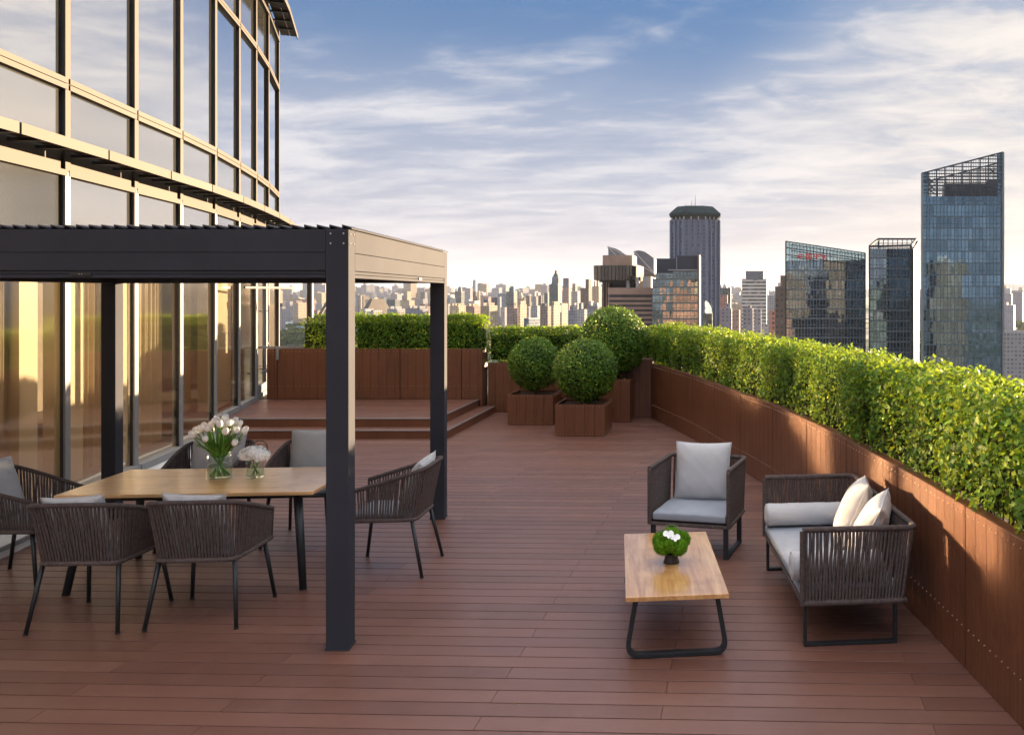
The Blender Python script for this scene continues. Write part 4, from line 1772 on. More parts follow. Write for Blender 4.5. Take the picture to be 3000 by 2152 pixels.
# ------------------------------------------------------------------ lounge group
ct = thing('coffee_table', 'low coffee table with glossy honey wood top and black loop legs', 'table', AT(0, 0, 1) * 0 + Vector((-.311, 5.975, 0)), rad(6.4))
m = MB()
CL, CWd, CZt = 1.39, .62, .39
m.box(-CWd / 2, CWd / 2, -CL / 2, CL / 2, CZt - .030, CZt)
m.obj('tabletop', MAT['table2'], ct, bevel=.004, seg=2)
for yy, dy_ in ((-.60, -.02), (.60, .02)):
    P = rounded([(-.245, yy, CZt - .031), (-.305, yy + dy_, .016), (.305, yy + dy_, .016), (.245, yy, CZt - .031)], .085, 8)
    m = MB()
    for a, b in zip(P[:-1], P[1:]):
        pass
    vs, fs = [], []
    for k, p in enumerate(P):
        tt = (P[min(k + 1, len(P) - 1)] - P[max(k - 1, 0)]).normalized()
        nn = Vector((tt.z, 0, -tt.x)).normalized()
        for (i, j) in ((-1, -1), (1, -1), (1, 1), (-1, 1)):
            vs.append(p + nn * (.014 * i) + Vector((0, .026 * j, 0)))
    for k in range(len(P) - 1):
        for q in range(4):
            fs.append((k * 4 + q, k * 4 + (q + 1) % 4, k * 4 + 4 + (q + 1) % 4, k * 4 + 4 + q))
    fs += [(3, 2, 1, 0), tuple((len(P) - 1) * 4 + q for q in range(4))]
    m.add(vs, fs)
    m.obj('leg', MAT['leg'], ct, bevel=.003)

# moss bowl
BW = Vector((-.305, 5.93, CZt))
t = thing('bowl', 'small black footed bowl on the coffee table', 'bowl', BW)
m = MB()
m.lathe([(.052, 0), (.054, .004), (.046, .03), (.043, .055), (.058, .062), (.060, .066), (.052, .066), (.04, .058), (.001, .057)], 32)
m.obj('pot', MAT['blackpot'], t, smooth=True)
ms = thing('moss_arrangement', 'round bright green moss mounds with a white orchid in the black bowl', 'flowers', BW + Vector((0, 0, .06)))
gg = np.random.default_rng(5)
for (x, y, z, r) in ((-.055, -.045, .065, .062), (.05, -.05, .06, .060), (-.075, .03, .08, .055), (.07, .03, .085, .057), (0, .02, .10, .072), (0, -.07, .085, .056), (.0, .07, .065, .062), (-.03, -.04, .115, .05)):
    N = 2600
    d = gg.normal(size=(N, 3))
    d /= np.linalg.norm(d, axis=1, keepdims=True)
    P = d * (r * (1 + .05 * gg.normal(size=(N, 1)))) + np.array([x, y, z])
    core = MB()
    core.ball((x, y, z), r * .97, 14)
    leaf_mesh(P, d, .0065, .5, .9, 'moss_mound', [MAT['moss'], MAT['moss']], ms, core)
oc = MB()
for (x, y, z, s) in ((-.015, -.085, .155, .036), (.030, -.095, .135, .034)):
    nn = Vector((.1, -.75, .6)).normalized()
    tt = nn.cross(Vector((0, 0, 1))).normalized()
    bb = nn.cross(tt)
    for (an, L, w) in ((0, 1, 1.0), (180, 1, 1.0), (90, .9, .62), (215, .9, .6), (325, .9, .6)):
        a = rad(an)
        u_ = tt * math.cos(a) + bb * math.sin(a)
        w_ = tt * -math.sin(a) + bb * math.cos(a)
        vs = [Vector((x, y, z))]
        for q in range(9):
            th = math.pi * (q / 8)
            vs.append(Vector((x, y, z)) + u_ * (s * L * (.5 - .5 * math.cos(th) * 1.0) + .0) * 1.0 + w_ * s * w * .55 * math.sin(th) + nn * .006 * math.sin(th))
        for q in range(9):
            th = math.pi * (1 - q / 8)
            vs.append(Vector((x, y, z)) + u_ * (s * L * (.5 - .5 * math.cos(th))) - w_ * s * w * .55 * math.sin(th) + nn * .006 * math.sin(th))
        oc.add(vs, [tuple(range(1, 19))])
oc.obj('orchid_bloom', MAT['petal'], ms)
m = MB()
pts = [(.10 * math.cos(a), -.03 + .02 * math.cos(a * 2), .10 + .105 * math.sin(a)) for a in [.1 + i * .17 for i in range(17)]]
m.tube(pts, .0018, 5)
m.obj('curled_twig', MAT['stem'], ms, smooth=True)


def lounge(name, label, cat, Wd, D, loc, rz, armh=.727, zb=.252, nfront=0):
    """box lounge seat; local x = width 0..Wd, y = depth 0 (front) .. D (back); opens towards -y"""
    t = thing(name, label, cat, loc, rz)
    fl = .035
    e = .018
    # bottom frame
    m = MB()
    m.box(e, Wd - e, .012, D - .05, zb, zb + .030)
    m.obj('seat_frame', MAT['rope'], t, bevel=.008)
    m = MB()
    m.box(.02, Wd - .02, .03, D - .07, zb + .031, zb + .045)
    m.obj('seat', MAT['rope_in'], t)
    top = rounded([(e, .015, armh), (e - .006, D, armh), (Wd - e + .006, D, armh), (Wd - e, .015, armh)], .055, 6)
    low = rounded([(e, .022, zb + .02), (e, D - .075, zb + .02), (Wd - e, D - .075, zb + .02), (Wd - e, .022, zb + .02)], .03, 6)
    m = MB()
    m.tube([Vector((e, .018, zb + .012)), Vector((e, .015, armh - .03)), Vector((e, .028, armh))] + top[1:-1] + [Vector((Wd - e, .028, armh)), Vector((Wd - e, .015, armh - .03)), Vector((Wd - e, .018, zb + .012))], .0155, 8)
    R, L = resample(top, 170 if Wd < 1 else 240)
    for k in range(len(R) - 1):
        m.tube([R[k].lerp(R[k + 1], .1), R[k].lerp(R[k + 1], .86)], .0195, 8, cap=False)
    for sx_ in (e, Wd - e):
        for k in range(40):
            z = zb + .01 + k * (armh - zb - .02) / 40
            m.tube([(sx_, .016, z), (sx_, .016, z + .0095)], .0190, 8, cap=False)
    m.obj('rim', MAT['rope'], t, smooth=True)
    m = MB()
    m.tube(low, .020, 8)
    m.obj('lower_rail', MAT['rope'], t, smooth=True)
    n = int((2 * D + Wd) / .0255)
    # one run per side so that ropes stand upright
    for (a, b, c_, d_, q) in (((e, .04), (e, D - .09), (e, .04), (e - .005, D - .03), int(D / .0245)),
                              ((e + .04, D - .075), (Wd - e - .04, D - .075), (e + .03, D), (Wd - e - .03, D), int(Wd / .0255)),
                              ((Wd - e, .04), (Wd - e, D - .09), (Wd - e, .04), (Wd - e + .005, D - .03), int(D / .0245))):
        lo = [Vector((a[0], a[1], zb + .02)), Vector((b[0], b[1], zb + .02))]
        hi = [Vector((c_[0], c_[1], armh)), Vector((d_[0], d_[1], armh))]
        ropes(lo, hi, q, .0098, t, seed=q, wob=.006)
    for xx in (.045, Wd - .045):
        m = MB()
        y0_, y1_ = .035, D - .125
        w, h = .042, .020
        for (a, b) in (((xx, y0_, zb - .001), (xx, y0_, .0)), ((xx, y1_, zb - .001), (xx, y1_, 0))):
            m.beam(a, b, w, .020, up=(0, 1, 0))
        m.beam((xx, y0_ + .0101, .0105), (xx, y1_ - .0101, .0105), w, .0205)
        m.obj('leg', MAT['leg'], t, bevel=.003)
    slab_cushion('seat_cushion', .042, Wd - .042, .012, D - .085, zb + .046, .372, t, 'seatc', .014)
    return t


# two-seat sofa along the planter wall (opens to the left)
SZ = rad(5.5)
so = lounge('sofa', 'two seat rope sofa with light cushions beside the curved planter wall', 'sofa', 1.60, .735, (.365, 7.055, 0), SZ - math.pi / 2)
ac = lounge('armchair', 'single rope armchair with one cushion, between the sofa and the topiary', 'armchair', .715, .68, (-.585, 7.40, 0), rad(-13.6))


def local(o, v):
    return Vector(o.location) + (Matrix.Rotation(o.rotation_euler.z, 4, 'Z') @ Vector((v[0], v[1], v[2], 1))).to_3d()


def seat_pillow(o, label, x, y, z, w, lean, yaw, seed, th=.17, roll=0, h=None):
    r = thing('pillow', label, 'cushion', local(o, (x, y, z)), 0, 'pale scatter cushions in the lounge corner')
    pillow('cover', w, h or w, th, r, seed, 'cush', 30, .055, .007)
    r.rotation_euler = (Matrix.Rotation(o.rotation_euler.z + rad(yaw), 4, 'Z') @ Matrix.Rotation(rad(-lean), 4, 'X') @ Matrix.Rotation(rad(roll), 4, 'Y')).to_euler()
    return r


seat_pillow(ac, 'large square pale cushion standing upright in the armchair', .345, .505, .375, .50, 13, 6, 21, .18)
seat_pillow(so, 'square pale cushion on the sofa, the farther of the two', .66, .46, .375, .50, 24, -14, 22, .20, -4)
seat_pillow(so, 'square pale cushion on the sofa nearest the near arm, partly sunlit', 1.06, .47, .375, .49, 26, -20, 23, .20, 5)


def bolster(label, o, x, y0, y1, z, r, seed):
    t = thing('bolster', label, 'cushion', local(o, (x, (y0 + y1) / 2, z)), o.rotation_euler.z, 'round bolster cushions on the sofa')
    L = (y1 - y0) / 2
    vs, fs = [], []
    K, NN_ = 36, 30
    g = random.Random(seed)
    ph = [g.uniform(0, 6) for _ in range(6)]
    prof = []
    for i in range(NN_ + 1):
        u = -1 + 2 * i / NN_
        prof.append((u * L, r))
    ends = [(.0, .004), (.25, .010), (.5, .008), (.8, .0), (.95, -.008), (1.0, -.022)]
    pr = [(-L - .004 + (0 if f > 0 else .01) + .0 - e * 0 + (.022 + e) * -1 + .022, r * f) for f, e in ends[:-1]]
    line = [(-L + .012, 0.001), (-L + .002, r * .25), (-L - .004, r * .5), (-L + .002, r * .8), (-L + .012, r * .94)] + [(-L + .026 + (2 * L - .052) * i / 22, r) for i in range(23)] + [(L - .012, r * .94), (L - .002, r * .8), (L + .004, r * .5), (L - .002, r * .25), (L - .012, .001)]
    for (yy, rr) in line:
        for k in range(K):
            a = 2 * math.pi * k / K
            wv = 1 + .012 * math.sin(yy * 31 + a * 2 + ph[0]) + .010 * math.sin(a * 5 + yy * 17 + ph[1])
            if abs(yy) > L - .03:
                wv += .03 * math.sin(a * 14 + ph[2]) * (rr / r)
            flat = 1.0 if math.sin(a) > -.8 else .96
            vs.append((rr * wv * math.cos(a), yy, rr * wv * math.sin(a) * flat))
    for i in range(len(line) - 1):
        for k in range(K):
            fs.append((i * K + k, i * K + (k + 1) % K, (i + 1) * K + (k + 1) % K, (i + 1) * K + k))
    m = MB()
    m.add(vs, fs)
    m.obj('cover', MAT['cush'], t, smooth=True)
    m = MB()
    for s in (-1, 1):
        m.ball((0, s * (L - .008), 0), .010, 8, sc=(1, .5, 1))
        m.tube([(r * .955 * math.cos(a), s * (L - .010), r * .955 * math.sin(a)) for a in [i * math.pi / 18 for i in range(36)]], .0035, 5, closed=True)
    m.obj('piping', MAT['cush'], t, smooth=True)
    return t


bolster('long round bolster lying against the far arm of the sofa', so, .150, .0, .62, .462, .088, 1)
bolster('round bolster lying inside the near arm of the sofa, mostly hidden', so, 1.435, -.035, .56, .462, .088, 2)


# ------------------------------------------------------------------ ground, trees and city far below
GZ = -75.0
mb = MB()
mb.box(-26000, 26000, -6000, 40000, GZ - 1.5, GZ)
m, t = M_new('city_ground')
tc_ = t.n('ShaderNodeTexCoord').outputs['Object']
f1 = t.ramp(t.noise(tc_, .012, 6, .65), .4, .6)
f2 = t.ramp(t.noise(tc_, .004, 5, .6), .45, .55)
c = t.mix(f1, (.16, .155, .15), (.26, .24, .225))
c = t.mix(f2, c, (.035, .06, .025))
t.n('ShaderNodeOutputMaterial', {'Surface': t.n('ShaderNodeBsdfPrincipled', {'Base Color': c, 'Roughness': .9})})
tag(mb.obj('ground', m), kind='structure')
# the avenue seen low at the right edge
mb = MB()
mb.beam((60, 520, GZ + .02), (900, 640, GZ + .02), 32, .04)
tag(mb.obj('road', M_plain('pale_asphalt', (.22, .22, .23), .8)), kind='structure')

# hills on the horizon
r = random.Random(3)
for nm, D, a0, a1, hmax, sd in (('hills', 17000, -42, 40, 330, 1), ('hills', 14500, 8, 45, 300, 2)):
    m_ = MB()
    n = 160
    vs, fs = [], []
    for k in range(n + 1):
        a = rad(a0 + (a1 - a0) * k / n)
        h = hmax * max(.05, .45 + .3 * math.sin(k * .11 + sd) + .18 * math.sin(k * .31 + sd * 2) + .09 * math.sin(k * .83) + .04 * math.sin(k * 2.1)) * (.35 + .65 * k / n)
        for (dd, hh) in ((-900, 0), (0, h), (1400, 0)):
            vs.append(((D + dd) * math.sin(a), (D + dd) * math.cos(a), GZ + hh))
    for k in range(n):
        for q in range(2):
            fs.append((k * 3 + q, k * 3 + q + 3, k * 3 + q + 4, k * 3 + q + 1))
    m_.add(vs, fs)
    tag(m_.obj(nm, M_plain('hill_scrub', (.08, .10, .07), .95, var=.3, vscale=.002), smooth=True), kind='structure')

FM = dict(
    white=M_facade('white_flats', (0.316, 0.311, 0.316), (.10, .12, .15), 3.4, 3.0, .55, .45),
    lilac=M_facade('lilac_grey_flats', (0.243, 0.238, 0.269), (.09, .10, .13), 3.2, 3.0, .5, .5),
    pink=M_facade('pink_flats', (0.255, 0.180, 0.158), (.10, .09, .09), 3.4, 3.0, .45, .5),
    cream=M_facade('cream_flats', (0.342, 0.286, 0.206), (.12, .11, .09), 3.6, 3.0, .5, .45),
    brown=M_facade('brown_offices', (0.115, 0.081, 0.065), (.04, .045, .05), 3.0, 3.4, .5, .5),
    blue=M_facade('blue_glass_offices', (0.093, 0.138, 0.184), (.05, .09, .14), 2.2, 3.4, .75, .7, .35),
    teal=M_facade('teal_offices', (0.057, 0.081, 0.087), (.035, .055, .06), 2.6, 3.6, .6, .6, .5),
    navy=M_facade('navy_offices', (0.041, 0.053, 0.081), (.03, .04, .07), 2.6, 3.6, .6, .6, .5),
    grey=M_facade('grey_offices', (0.275, 0.275, 0.294), (.07, .08, .10), 3.0, 3.3, .55, .5),
    stripe=M_facade('striped_offices', (0.510, 0.471, 0.432), (.08, .08, .09), 3.0, 3.6, .5, .5, .6, True),
    brick=M_facade('red_brick_flats', (0.335, 0.168, 0.128), (.07, .06, .07), 3.2, 3.0, .45, .5),
    roof=M_plain('flat_roof', (0.121, 0.121, 0.127), .9, vscale=.2),
    wroof=M_plain('pale_roof', (0.317, 0.317, 0.327), .8, vscale=.2),
    broof=M_plain('blue_roof', (.12, .22, .34), .6, vscale=.2),
    dark=M_plain('dark_cladding', (.018, .024, .040), .45, vscale=.1),
    bronze=M_plain('bronze_cladding', (.045, .038, .034), .45, .4, vscale=.1),
    tan=M_plain('tan_stone', (0.297, 0.194, 0.141), .7, vscale=.15),
    goldst=M_plain('warm_stone', (0.257, 0.204, 0.138), .6, vscale=.15),
    green=M_plain('green_copper_roof', (.012, .030, .036), .8, 0, .08, vscale=.15),
    greys=M_plain('slate_metal', (0.141, 0.149, 0.174), .5, .3, vscale=.2),
    whites=M_plain('white_metal', (0.307, 0.312, 0.323), .5, .1, vscale=.2),
)


def bld(label, x0, x1, yt, d, mat, name='building', depth=None, yaw=-27, parts=(), group=None, cat='building', zt=None, parent=None):
    """block whose front spans photo pixels x0..x1 at depth d, roof line at pixel yt.
    parts: (fx0, fx1, height, material, name[, fy0, fy1]) blocks on the roof, as fractions of the width/depth"""
    w = (x1 - x0) * d / F
    a = rad(yaw)
    xm = XD((x0 + x1) / 2, d)
    H = (ZD(yt, d) if zt is None else zt) - GZ
    dp = depth or w * (.8 if abs(yaw) < 15 else .5)
    xm -= dp * math.sin(abs(a)) / 2
    t = thing(name, label, cat, (xm, d, GZ), a, group)
    w2 = max(w * .45, (w - dp * math.sin(abs(a))) / max(.3, math.cos(a)))
    m = MB()
    m.box(-w2 / 2, w2 / 2, 0, dp, 0, H)
    ww = m.obj('walls', FM[mat] if isinstance(mat, str) else mat, t)
    m = MB()
    for (a0, a1, b0, b1) in ((-w2 / 2, w2 / 2, -.002, .4), (-w2 / 2, w2 / 2, dp - .4, dp + .002), (-w2 / 2 - .002, -w2 / 2 + .4, .4, dp - .4), (w2 / 2 - .4, w2 / 2 + .002, .4, dp - .4)):
        m.box(a0, a1, b0, b1, H + .002, H + 1.1)
    m.obj('parapet', FM[mat] if mat not in ('blue', 'teal', 'navy') else FM['greys'], t)
    for p in parts:
        f0, f1, hh, mt, nm = p[:5]
        g0, g1 = p[5:7] if len(p) > 6 else (.15, .85)
        m = MB()
        if nm == 'dome':
            rr = (f1 - f0) * w2 / 2
            m.lathe([(rr, 0), (rr, hh * .35), (rr * .93, hh * .55), (rr * .7, hh * .78), (rr * .38, hh * .92), (.15, hh)], 20, (-w2 / 2 + (f0 + f1) / 2 * w2, dp * .5, H))
        elif nm == 'antenna':
            m.tube([(-w2 / 2 + f0 * w2, dp * .5, H), (-w2 / 2 + f0 * w2, dp * .5, H + hh)], [(f1 - f0) * w2, (f1 - f0) * w2 * .3], 6)
        elif nm == 'pitched_roof':
            X0, X1 = -w2 / 2 + f0 * w2, -w2 / 2 + f1 * w2
            k = (X1 - X0) * .22
            m.add([(X0, 0, H), (X1, 0, H), (X1, dp, H), (X0, dp, H), (X0 + k, dp * .3, H + hh), (X1 - k, dp * .3, H + hh), (X1 - k, dp * .7, H + hh), (X0 + k, dp * .7, H + hh)],
                  [(0, 1, 5, 4), (1, 2, 6, 5), (2, 3, 7, 6), (3, 0, 4, 7), (4, 5, 6, 7)])
        else:
            m.box(-w2 / 2 + f0 * w2, -w2 / 2 + f1 * w2, g0 * dp, g1 * dp, H + .01, H + hh)
        m.obj(nm, FM[mt], t, smooth=False)
    return t


def bq(label, px0, px1, pyt, d, mat, **k):
    """coordinates in the 1280,760 crop (x4.3615)"""
    return bld(label, 1280 + px0 / 4.3615, 1280 + px1 / 4.3615, 760 + pyt / 4.3615, d, mat, **k)


def bp_(label, px0, px1, pyt, d, mat, **k):
    """coordinates in the 780,780 crop (x3.979)"""
    return bld(label, 780 + px0 / 3.979, 780 + px1 / 3.979, 780 + pyt / 3.979, d, mat, **k)


# --- middle distance, between the pergola and the brown tower
bq('dark teal tower with a dome, rising just right of the far pergola post', 222, 345, 410, 2500, 'teal', parts=[(.25, .75, 15, 'teal', 'dome')])
bq('tan grey office slab right of the first domed tower', 348, 455, 368, 2700, 'grey')
bq('brown tower with a bright white top block', 455, 512, 415, 2600, 'brown', parts=[(0, 1, 36, 'whites', 'top_block', 0, 1)])
bq('cream tower lit at the side, right of the white topped tower', 512, 552, 405, 2750, 'cream')
bq('tan apartment block left of the navy office block', 575, 690, 480, 2500, 'pink')
bq('navy blue office block in the far skyline', 596, 676, 515, 1900, 'navy')
bq('navy office block with a white lit edge', 690, 765, 490, 2000, 'navy')
bq('narrow white tower with a bright sunlit side', 765, 822, 480, 2000, 'white')
bq('pale teal tower left of the second domed tower', 822, 880, 455, 2700, 'blue')
bq('dark tower with a round cap dome in the middle of the skyline', 880, 1020, 415, 1900, 'teal', parts=[(.22, .82, 14, 'teal', 'dome')])
bq('cream block with a peaked roof right of the cap domed tower', 1030, 1105, 470, 2600, 'cream', parts=[(.1, .9, 12, 'cream', 'pitched_roof')])
bq('grey brown block in the gap of the skyline', 1137, 1200, 465, 2300, 'brown')
bq('grey office block with a roof hut, middle skyline', 1212, 1290, 475, 2400, 'grey', parts=[(.4, .6, 14, 'greys', 'roof_hut')])
bq('brown block with two sunlit white fins', 1292, 1345, 465, 2300, 'brown')
bq('thin white lit fin tower beside the brown block', 1348, 1366, 455, 2300, 'white')
bq('dark olive block at the foot of the pagoda roofed tower', 1370, 1432, 430, 2000, 'teal')
bq('tall blue green tower with a pagoda roof', 1428, 1590, 320, 1700, 'teal', parts=[(.25, .98, 15, 'blue', 'upper_floors'), (.22, 1.0, 21, 'teal', 'pitched_roof'), (.5, .72, 27, 'teal', 'roof_hut', .3, .7)])
bq('brown tower with a white top ring and a tall antenna', 1605, 1712, 365, 1600, 'pink', parts=[(.14, .86, 18, 'greys', 'neck'), (.0, 1.0, 18.2, 'greys', 'collar', .1, .9), (.52, .535, 70, 'whites', 'antenna')])
bq('white and gold striped office tower', 1712, 1828, 412, 1700, 'stripe', parts=[(.1, .6, 16, 'cream', 'roof_hut')])
bq('dark brown office block with a square roof tower', 1828, 1978, 372, 1500, 'brown', parts=[(.55, .95, 16, 'brown', 'roof_hut')])
bq('bright yellow sunlit block left of the brown tower', 1978, 2100, 350, 1550, 'cream', parts=[(.2, .4, 10, 'cream', 'roof_hut'), (.6, .85, 14, 'grey', 'roof_hut')])
# near row of the same stretch
bq('pale blue block directly right of the far pergola post', 90, 165, 575, 1250, 'white')
bq('cream apartment slab with bay fronts, leftmost of a row of three', 150, 350, 600, 1150, 'cream', depth=16, parts=[(.05, .2, 4, 'cream', 'roof_hut'), (.4, .55, 4, 'cream', 'roof_hut'), (.75, .9, 4, 'cream', 'roof_hut')])
bq('pink apartment slab with bay fronts, middle of a row of three', 360, 540, 604, 1150, 'pink', depth=16, parts=[(.1, .3, 4, 'cream', 'roof_hut'), (.6, .8, 4, 'cream', 'roof_hut')])
bq('pinkish cream apartment slab, rightmost of a row of three', 548, 748, 600, 1150, 'cream', depth=16, parts=[(.1, .2, 5, 'pink', 'roof_hut'), (.6, .8, 5, 'pink', 'roof_hut')])
bq('white block with a gold lit side right of the three slabs', 808, 888, 620, 1250, 'white')
bq('pinkish grey apartment tower with dark roof, above the left topiary', 890, 1018, 600, 1000, 'pink', parts=[(.1, .9, 4, 'roof', 'roof_hut')])
bq('ribbed cream apartment tower above the left topiary', 1030, 1122, 585, 1020, 'cream', depth=12, parts=[(.2, .4, 5, 'cream', 'roof_hut'), (.7, .9, 5, 'cream', 'roof_hut')])
bq('small white block between two pink towers', 1128, 1192, 620, 1200, 'white')
bq('white blue apartment block left of the pink brown pair', 1198, 1312, 600, 1150, 'white')
bq('low glass roofed hall between the pink towers', 1130, 1308, 760, 1000, 'blue', depth=30)
bq('pink brown apartment tower above the middle topiary', 1312, 1452, 610, 950, 'pink', parts=[(.1, .6, 4, 'roof', 'roof_hut')])
bq('pink apartment tower with gold lit bays beside it', 1455, 1562, 595, 960, 'cream', depth=14, parts=[(.05, .3, 5, 'cream', 'roof_hut'), (.6, .85, 5, 'cream', 'roof_hut')])
bq('narrow gold lit apartment tower above the hedge', 1566, 1652, 570, 1050, 'cream', depth=12)
bq('pale grey stepped apartment block left of the largest topiary', 1680, 1790, 665, 900, 'lilac', parts=[(.1, .4, 6, 'lilac', 'roof_hut'), (.6, .9, 9, 'white', 'roof_hut')])
bq('low white and grey block beside the largest topiary', 1795, 1915, 645, 1000, 'white', parts=[(.1, .5, 8, 'lilac', 'roof_hut')])
bq('lilac apartment block beneath the yellow block', 1915, 2100, 600, 1150, 'lilac', parts=[(.1, .3, 7, 'white', 'roof_hut'), (.5, .9, 5, 'white', 'roof_hut')])
# --- seen through the pergola and left of the near post
bp_('white hotel slab with a dark roof band, behind the glass corner', 124, 214, 478, 1500, 'white', parts=[(.05, .95, 7, 'dark', 'roof_hut')])
bp_('blue grey twin block right of the white hotel slab', 216, 300, 415, 2000, 'lilac')
bp_('pink and gold apartment tower seen left of the near pergola post', 302, 432, 430, 1800, 'cream', depth=20, parts=[(.1, .4, 5, 'pink', 'roof_hut')])
bp_('pink grey block right of the pink and gold tower', 436, 488, 470, 1900, 'pink')
bp_('low pink block with arches behind the steel post', 545, 692, 520, 1500, 'pink', depth=30)
bp_('white block above the arched pink one', 560, 690, 440, 2300, 'white')
bp_('slate blue tower just right of the near pergola post', 1045, 1078, 325, 2100, 'lilac')
bp_('gold sided tower beside the slate blue tower', 1078, 1112, 340, 2100, 'cream')
bp_('low brown building with a steep pyramid roof seen through the pergola', 1115, 1320, 560, 1250, 'brown', depth=50, parts=[(.0, 1.0, 22, 'bronze', 'pitched_roof')])
bp_('white apartment slab in front of the pyramid roof', 1098, 1215, 505, 1150, 'white', depth=14)
bp_('white apartment slab under the brown pyramid roof', 1222, 1308, 520, 1120, 'white', depth=14)
bp_('bright blue glass office block seen through the pergola', 1322, 1392, 375, 1600, 'blue')
bp_('grey teal office block beside the blue glass one', 1395, 1548, 392, 1650, 'teal')
bp_('dark brown far tower above the teal block', 1463, 1545, 315, 3000, 'brown')
bp_('cream stepped block seen through the pergola', 1550, 1715, 400, 1900, 'cream', parts=[(.3, .7, 20, 'cream', 'upper_floors')])
bp_('huge pale blue grey slab on the skyline beside the far post', 1688, 1872, 250, 4200, 'lilac', depth=60)
bp_('dark teal block in front of the huge pale slab', 1792, 1872, 305, 3000, 'teal')
bp_('grey office block at the foot of the huge pale slab', 1722, 1872, 382, 2200, 'grey')
bp_('lilac white apartment row behind the hedge, left part', 1395, 1595, 505, 1100, 'white', depth=14, parts=[(.1, .25, 4, 'white', 'roof_hut'), (.6, .75, 4, 'white', 'roof_hut')])
bp_('lilac white apartment row behind the hedge, right part', 1602, 1868, 500, 1080, 'lilac', depth=14, parts=[(.1, .25, 4, 'white', 'roof_hut'), (.4, .5, 4, 'white', 'roof_hut'), (.75, .9, 4, 'white', 'roof_hut')])

# --- right side, middle distance
C6 = lambda x: 1700 + x / 3.489
C6y = lambda y: 600 + y / 3.489


def b6(label, px0, px1, pyt, d, mat, **k):
    return bld(label, C6(px0), C6(px1), C6y(pyt), d, mat, **k)


b6('grey green office tower with a thin antenna right of the octagonal tower', 1432, 1542, 855, 1100, 'teal', yaw=-3, parts=[(.45, .46, 38, 'whites', 'antenna')])
b6('brown apartment tower with sunlit windows in front of the grey green one', 1432, 1508, 930, 1000, 'brick', yaw=-3)
b6('lilac apartment tower with a stepped top right of the octagonal tower', 1436, 1552, 1070, 700, 'lilac', yaw=-3, parts=[(.5, .9, 5, 'lilac', 'roof_hut')])
b6('pink lit apartment tower left of the blue white office tower', 1556, 1634, 1090, 720, 'pink', yaw=-8)
b6('tall blue white office tower with dark corner piers', 1652, 1918, 772, 900, 'stripe', yaw=-4, parts=[(.16, .88, 9.5, 'greys', 'top_block', 0, 1), (.45, .62, 1.1, 'greys', 'pier', -.02, .1), (.0, 1.0, 1.6, 'greys', 'collar', 0, 1)])
b6('lilac twin apartment tower in front of the blue white tower, left', 1665, 1770, 1072, 640, 'lilac', yaw=-4, parts=[(.4, .8, 3, 'lilac', 'roof_hut')])
b6('lilac twin apartment tower in front of the blue white tower, right', 1786, 1852, 1082, 640, 'lilac', yaw=-4)
b6('grey block behind the red brick flats', 1920, 1996, 935, 1300, 'grey', yaw=-3)
b6('red brick apartment block left of the dark brown tower', 1930, 1996, 1100, 560, 'brick', yaw=-3)
b6('dark brown tower at the left edge of the tower with red letters', 1998, 2098, 850, 560, 'brown', yaw=0, depth=8, parts=[(.55, 1.0, 8, 'brown', 'upper_floors', .1, .9)])
b6('low pale block at the foot of the red brick flats', 1852, 1926, 1240, 600, 'white', yaw=-3)
b6('far pale block right of the octagonal tower', 1560, 1640, 985, 2600, 'pink', yaw=-3)
bld('grey residential block low at the right edge of the picture', 2940, 3010, 975, 700, 'grey', yaw=-2, depth=25)
bld('far grey flats right of the tallest glass tower, left one', 2943, 2968, 862, 2200, 'lilac')
bld('far grey flats right of the tallest glass tower, right one', 2972, 3000, 857, 2300, 'lilac')
bld('low flats between the second and the tallest glass tower', 2686, 2706, 870, 1900, 'lilac')
bld('tall grey flats in the narrow gap left of the tallest tower', 2690, 2703, 905, 1500, 'white')

# --- octagonal concrete tower with a green hat
OD = 720
t = thing('octagonal_tower', 'tall octagonal concrete tower with a green hat roof and antennas', 'tower', (XD(2037, OD + 20), OD + 20, GZ), 0)
RW = (C6(1422) - C6(935)) * OD / F / 2
SH = ZD(C6y(152), OD) - GZ
octp = []
fl = RW * .52
for (a, b) in ((-RW, fl), (-RW, -fl), (-fl * .9, -RW), (fl * .9, -RW), (RW, -fl), (RW, fl), (fl * .9, RW), (-fl * .9, RW)):
    octp.append((a, b))
m = MB()
m.prism(octp, 0, SH)
m.obj('shaft', M_facade('concrete_grid', (.10, .125, .19), (.06, .075, .11), 2.35, 3.1, .42, .55, .7, spread=.02), t)
m = MB()
for k in range(8):
    a, b = Vector((*octp[k], 0)), Vector((*octp[(k + 1) % 8], 0))
    L = (b - a).length
    nrm = Vector(((b - a).y, -(b - a).x, 0)).normalized()
    cnt = max(3, int(L / 4.7) + 1)
    for j in range(cnt + 1):
        p = a.lerp(b, j / cnt)
        p2 = p + nrm * .9
        m.beam((p2.x, p2.y, 0), (p2.x, p2.y, SH + .5), 1.3, 1.3, up=(nrm.x, nrm.y, 0))
m.obj('pilasters', M_plain('pale_concrete', (.115, .14, .205), .8, vscale=.05), t)
m = MB()
m.prism([(x * .93, y * .93) for x, y in octp], SH + .01, SH + 5)
m.obj('recessed_floor', FM['bronze'], t)
m = MB()
for k in range(8):
    a, b = Vector((*octp[k], 0)), Vector((*octp[(k + 1) % 8], 0))
    for j in range(3):
        p = a.lerp(b, j / 3) * .98
        m.box(p.x - .5, p.x + .5, p.y - .5, p.y + .5, SH + .3, SH + 5)
m.obj('columns', FM['whites'], t)
ez = ZD(C6y(122), OD) - GZ
e2 = ZD(C6y(78), OD) - GZ
rz_ = ZD(C6y(2), OD) - GZ
m = MB()
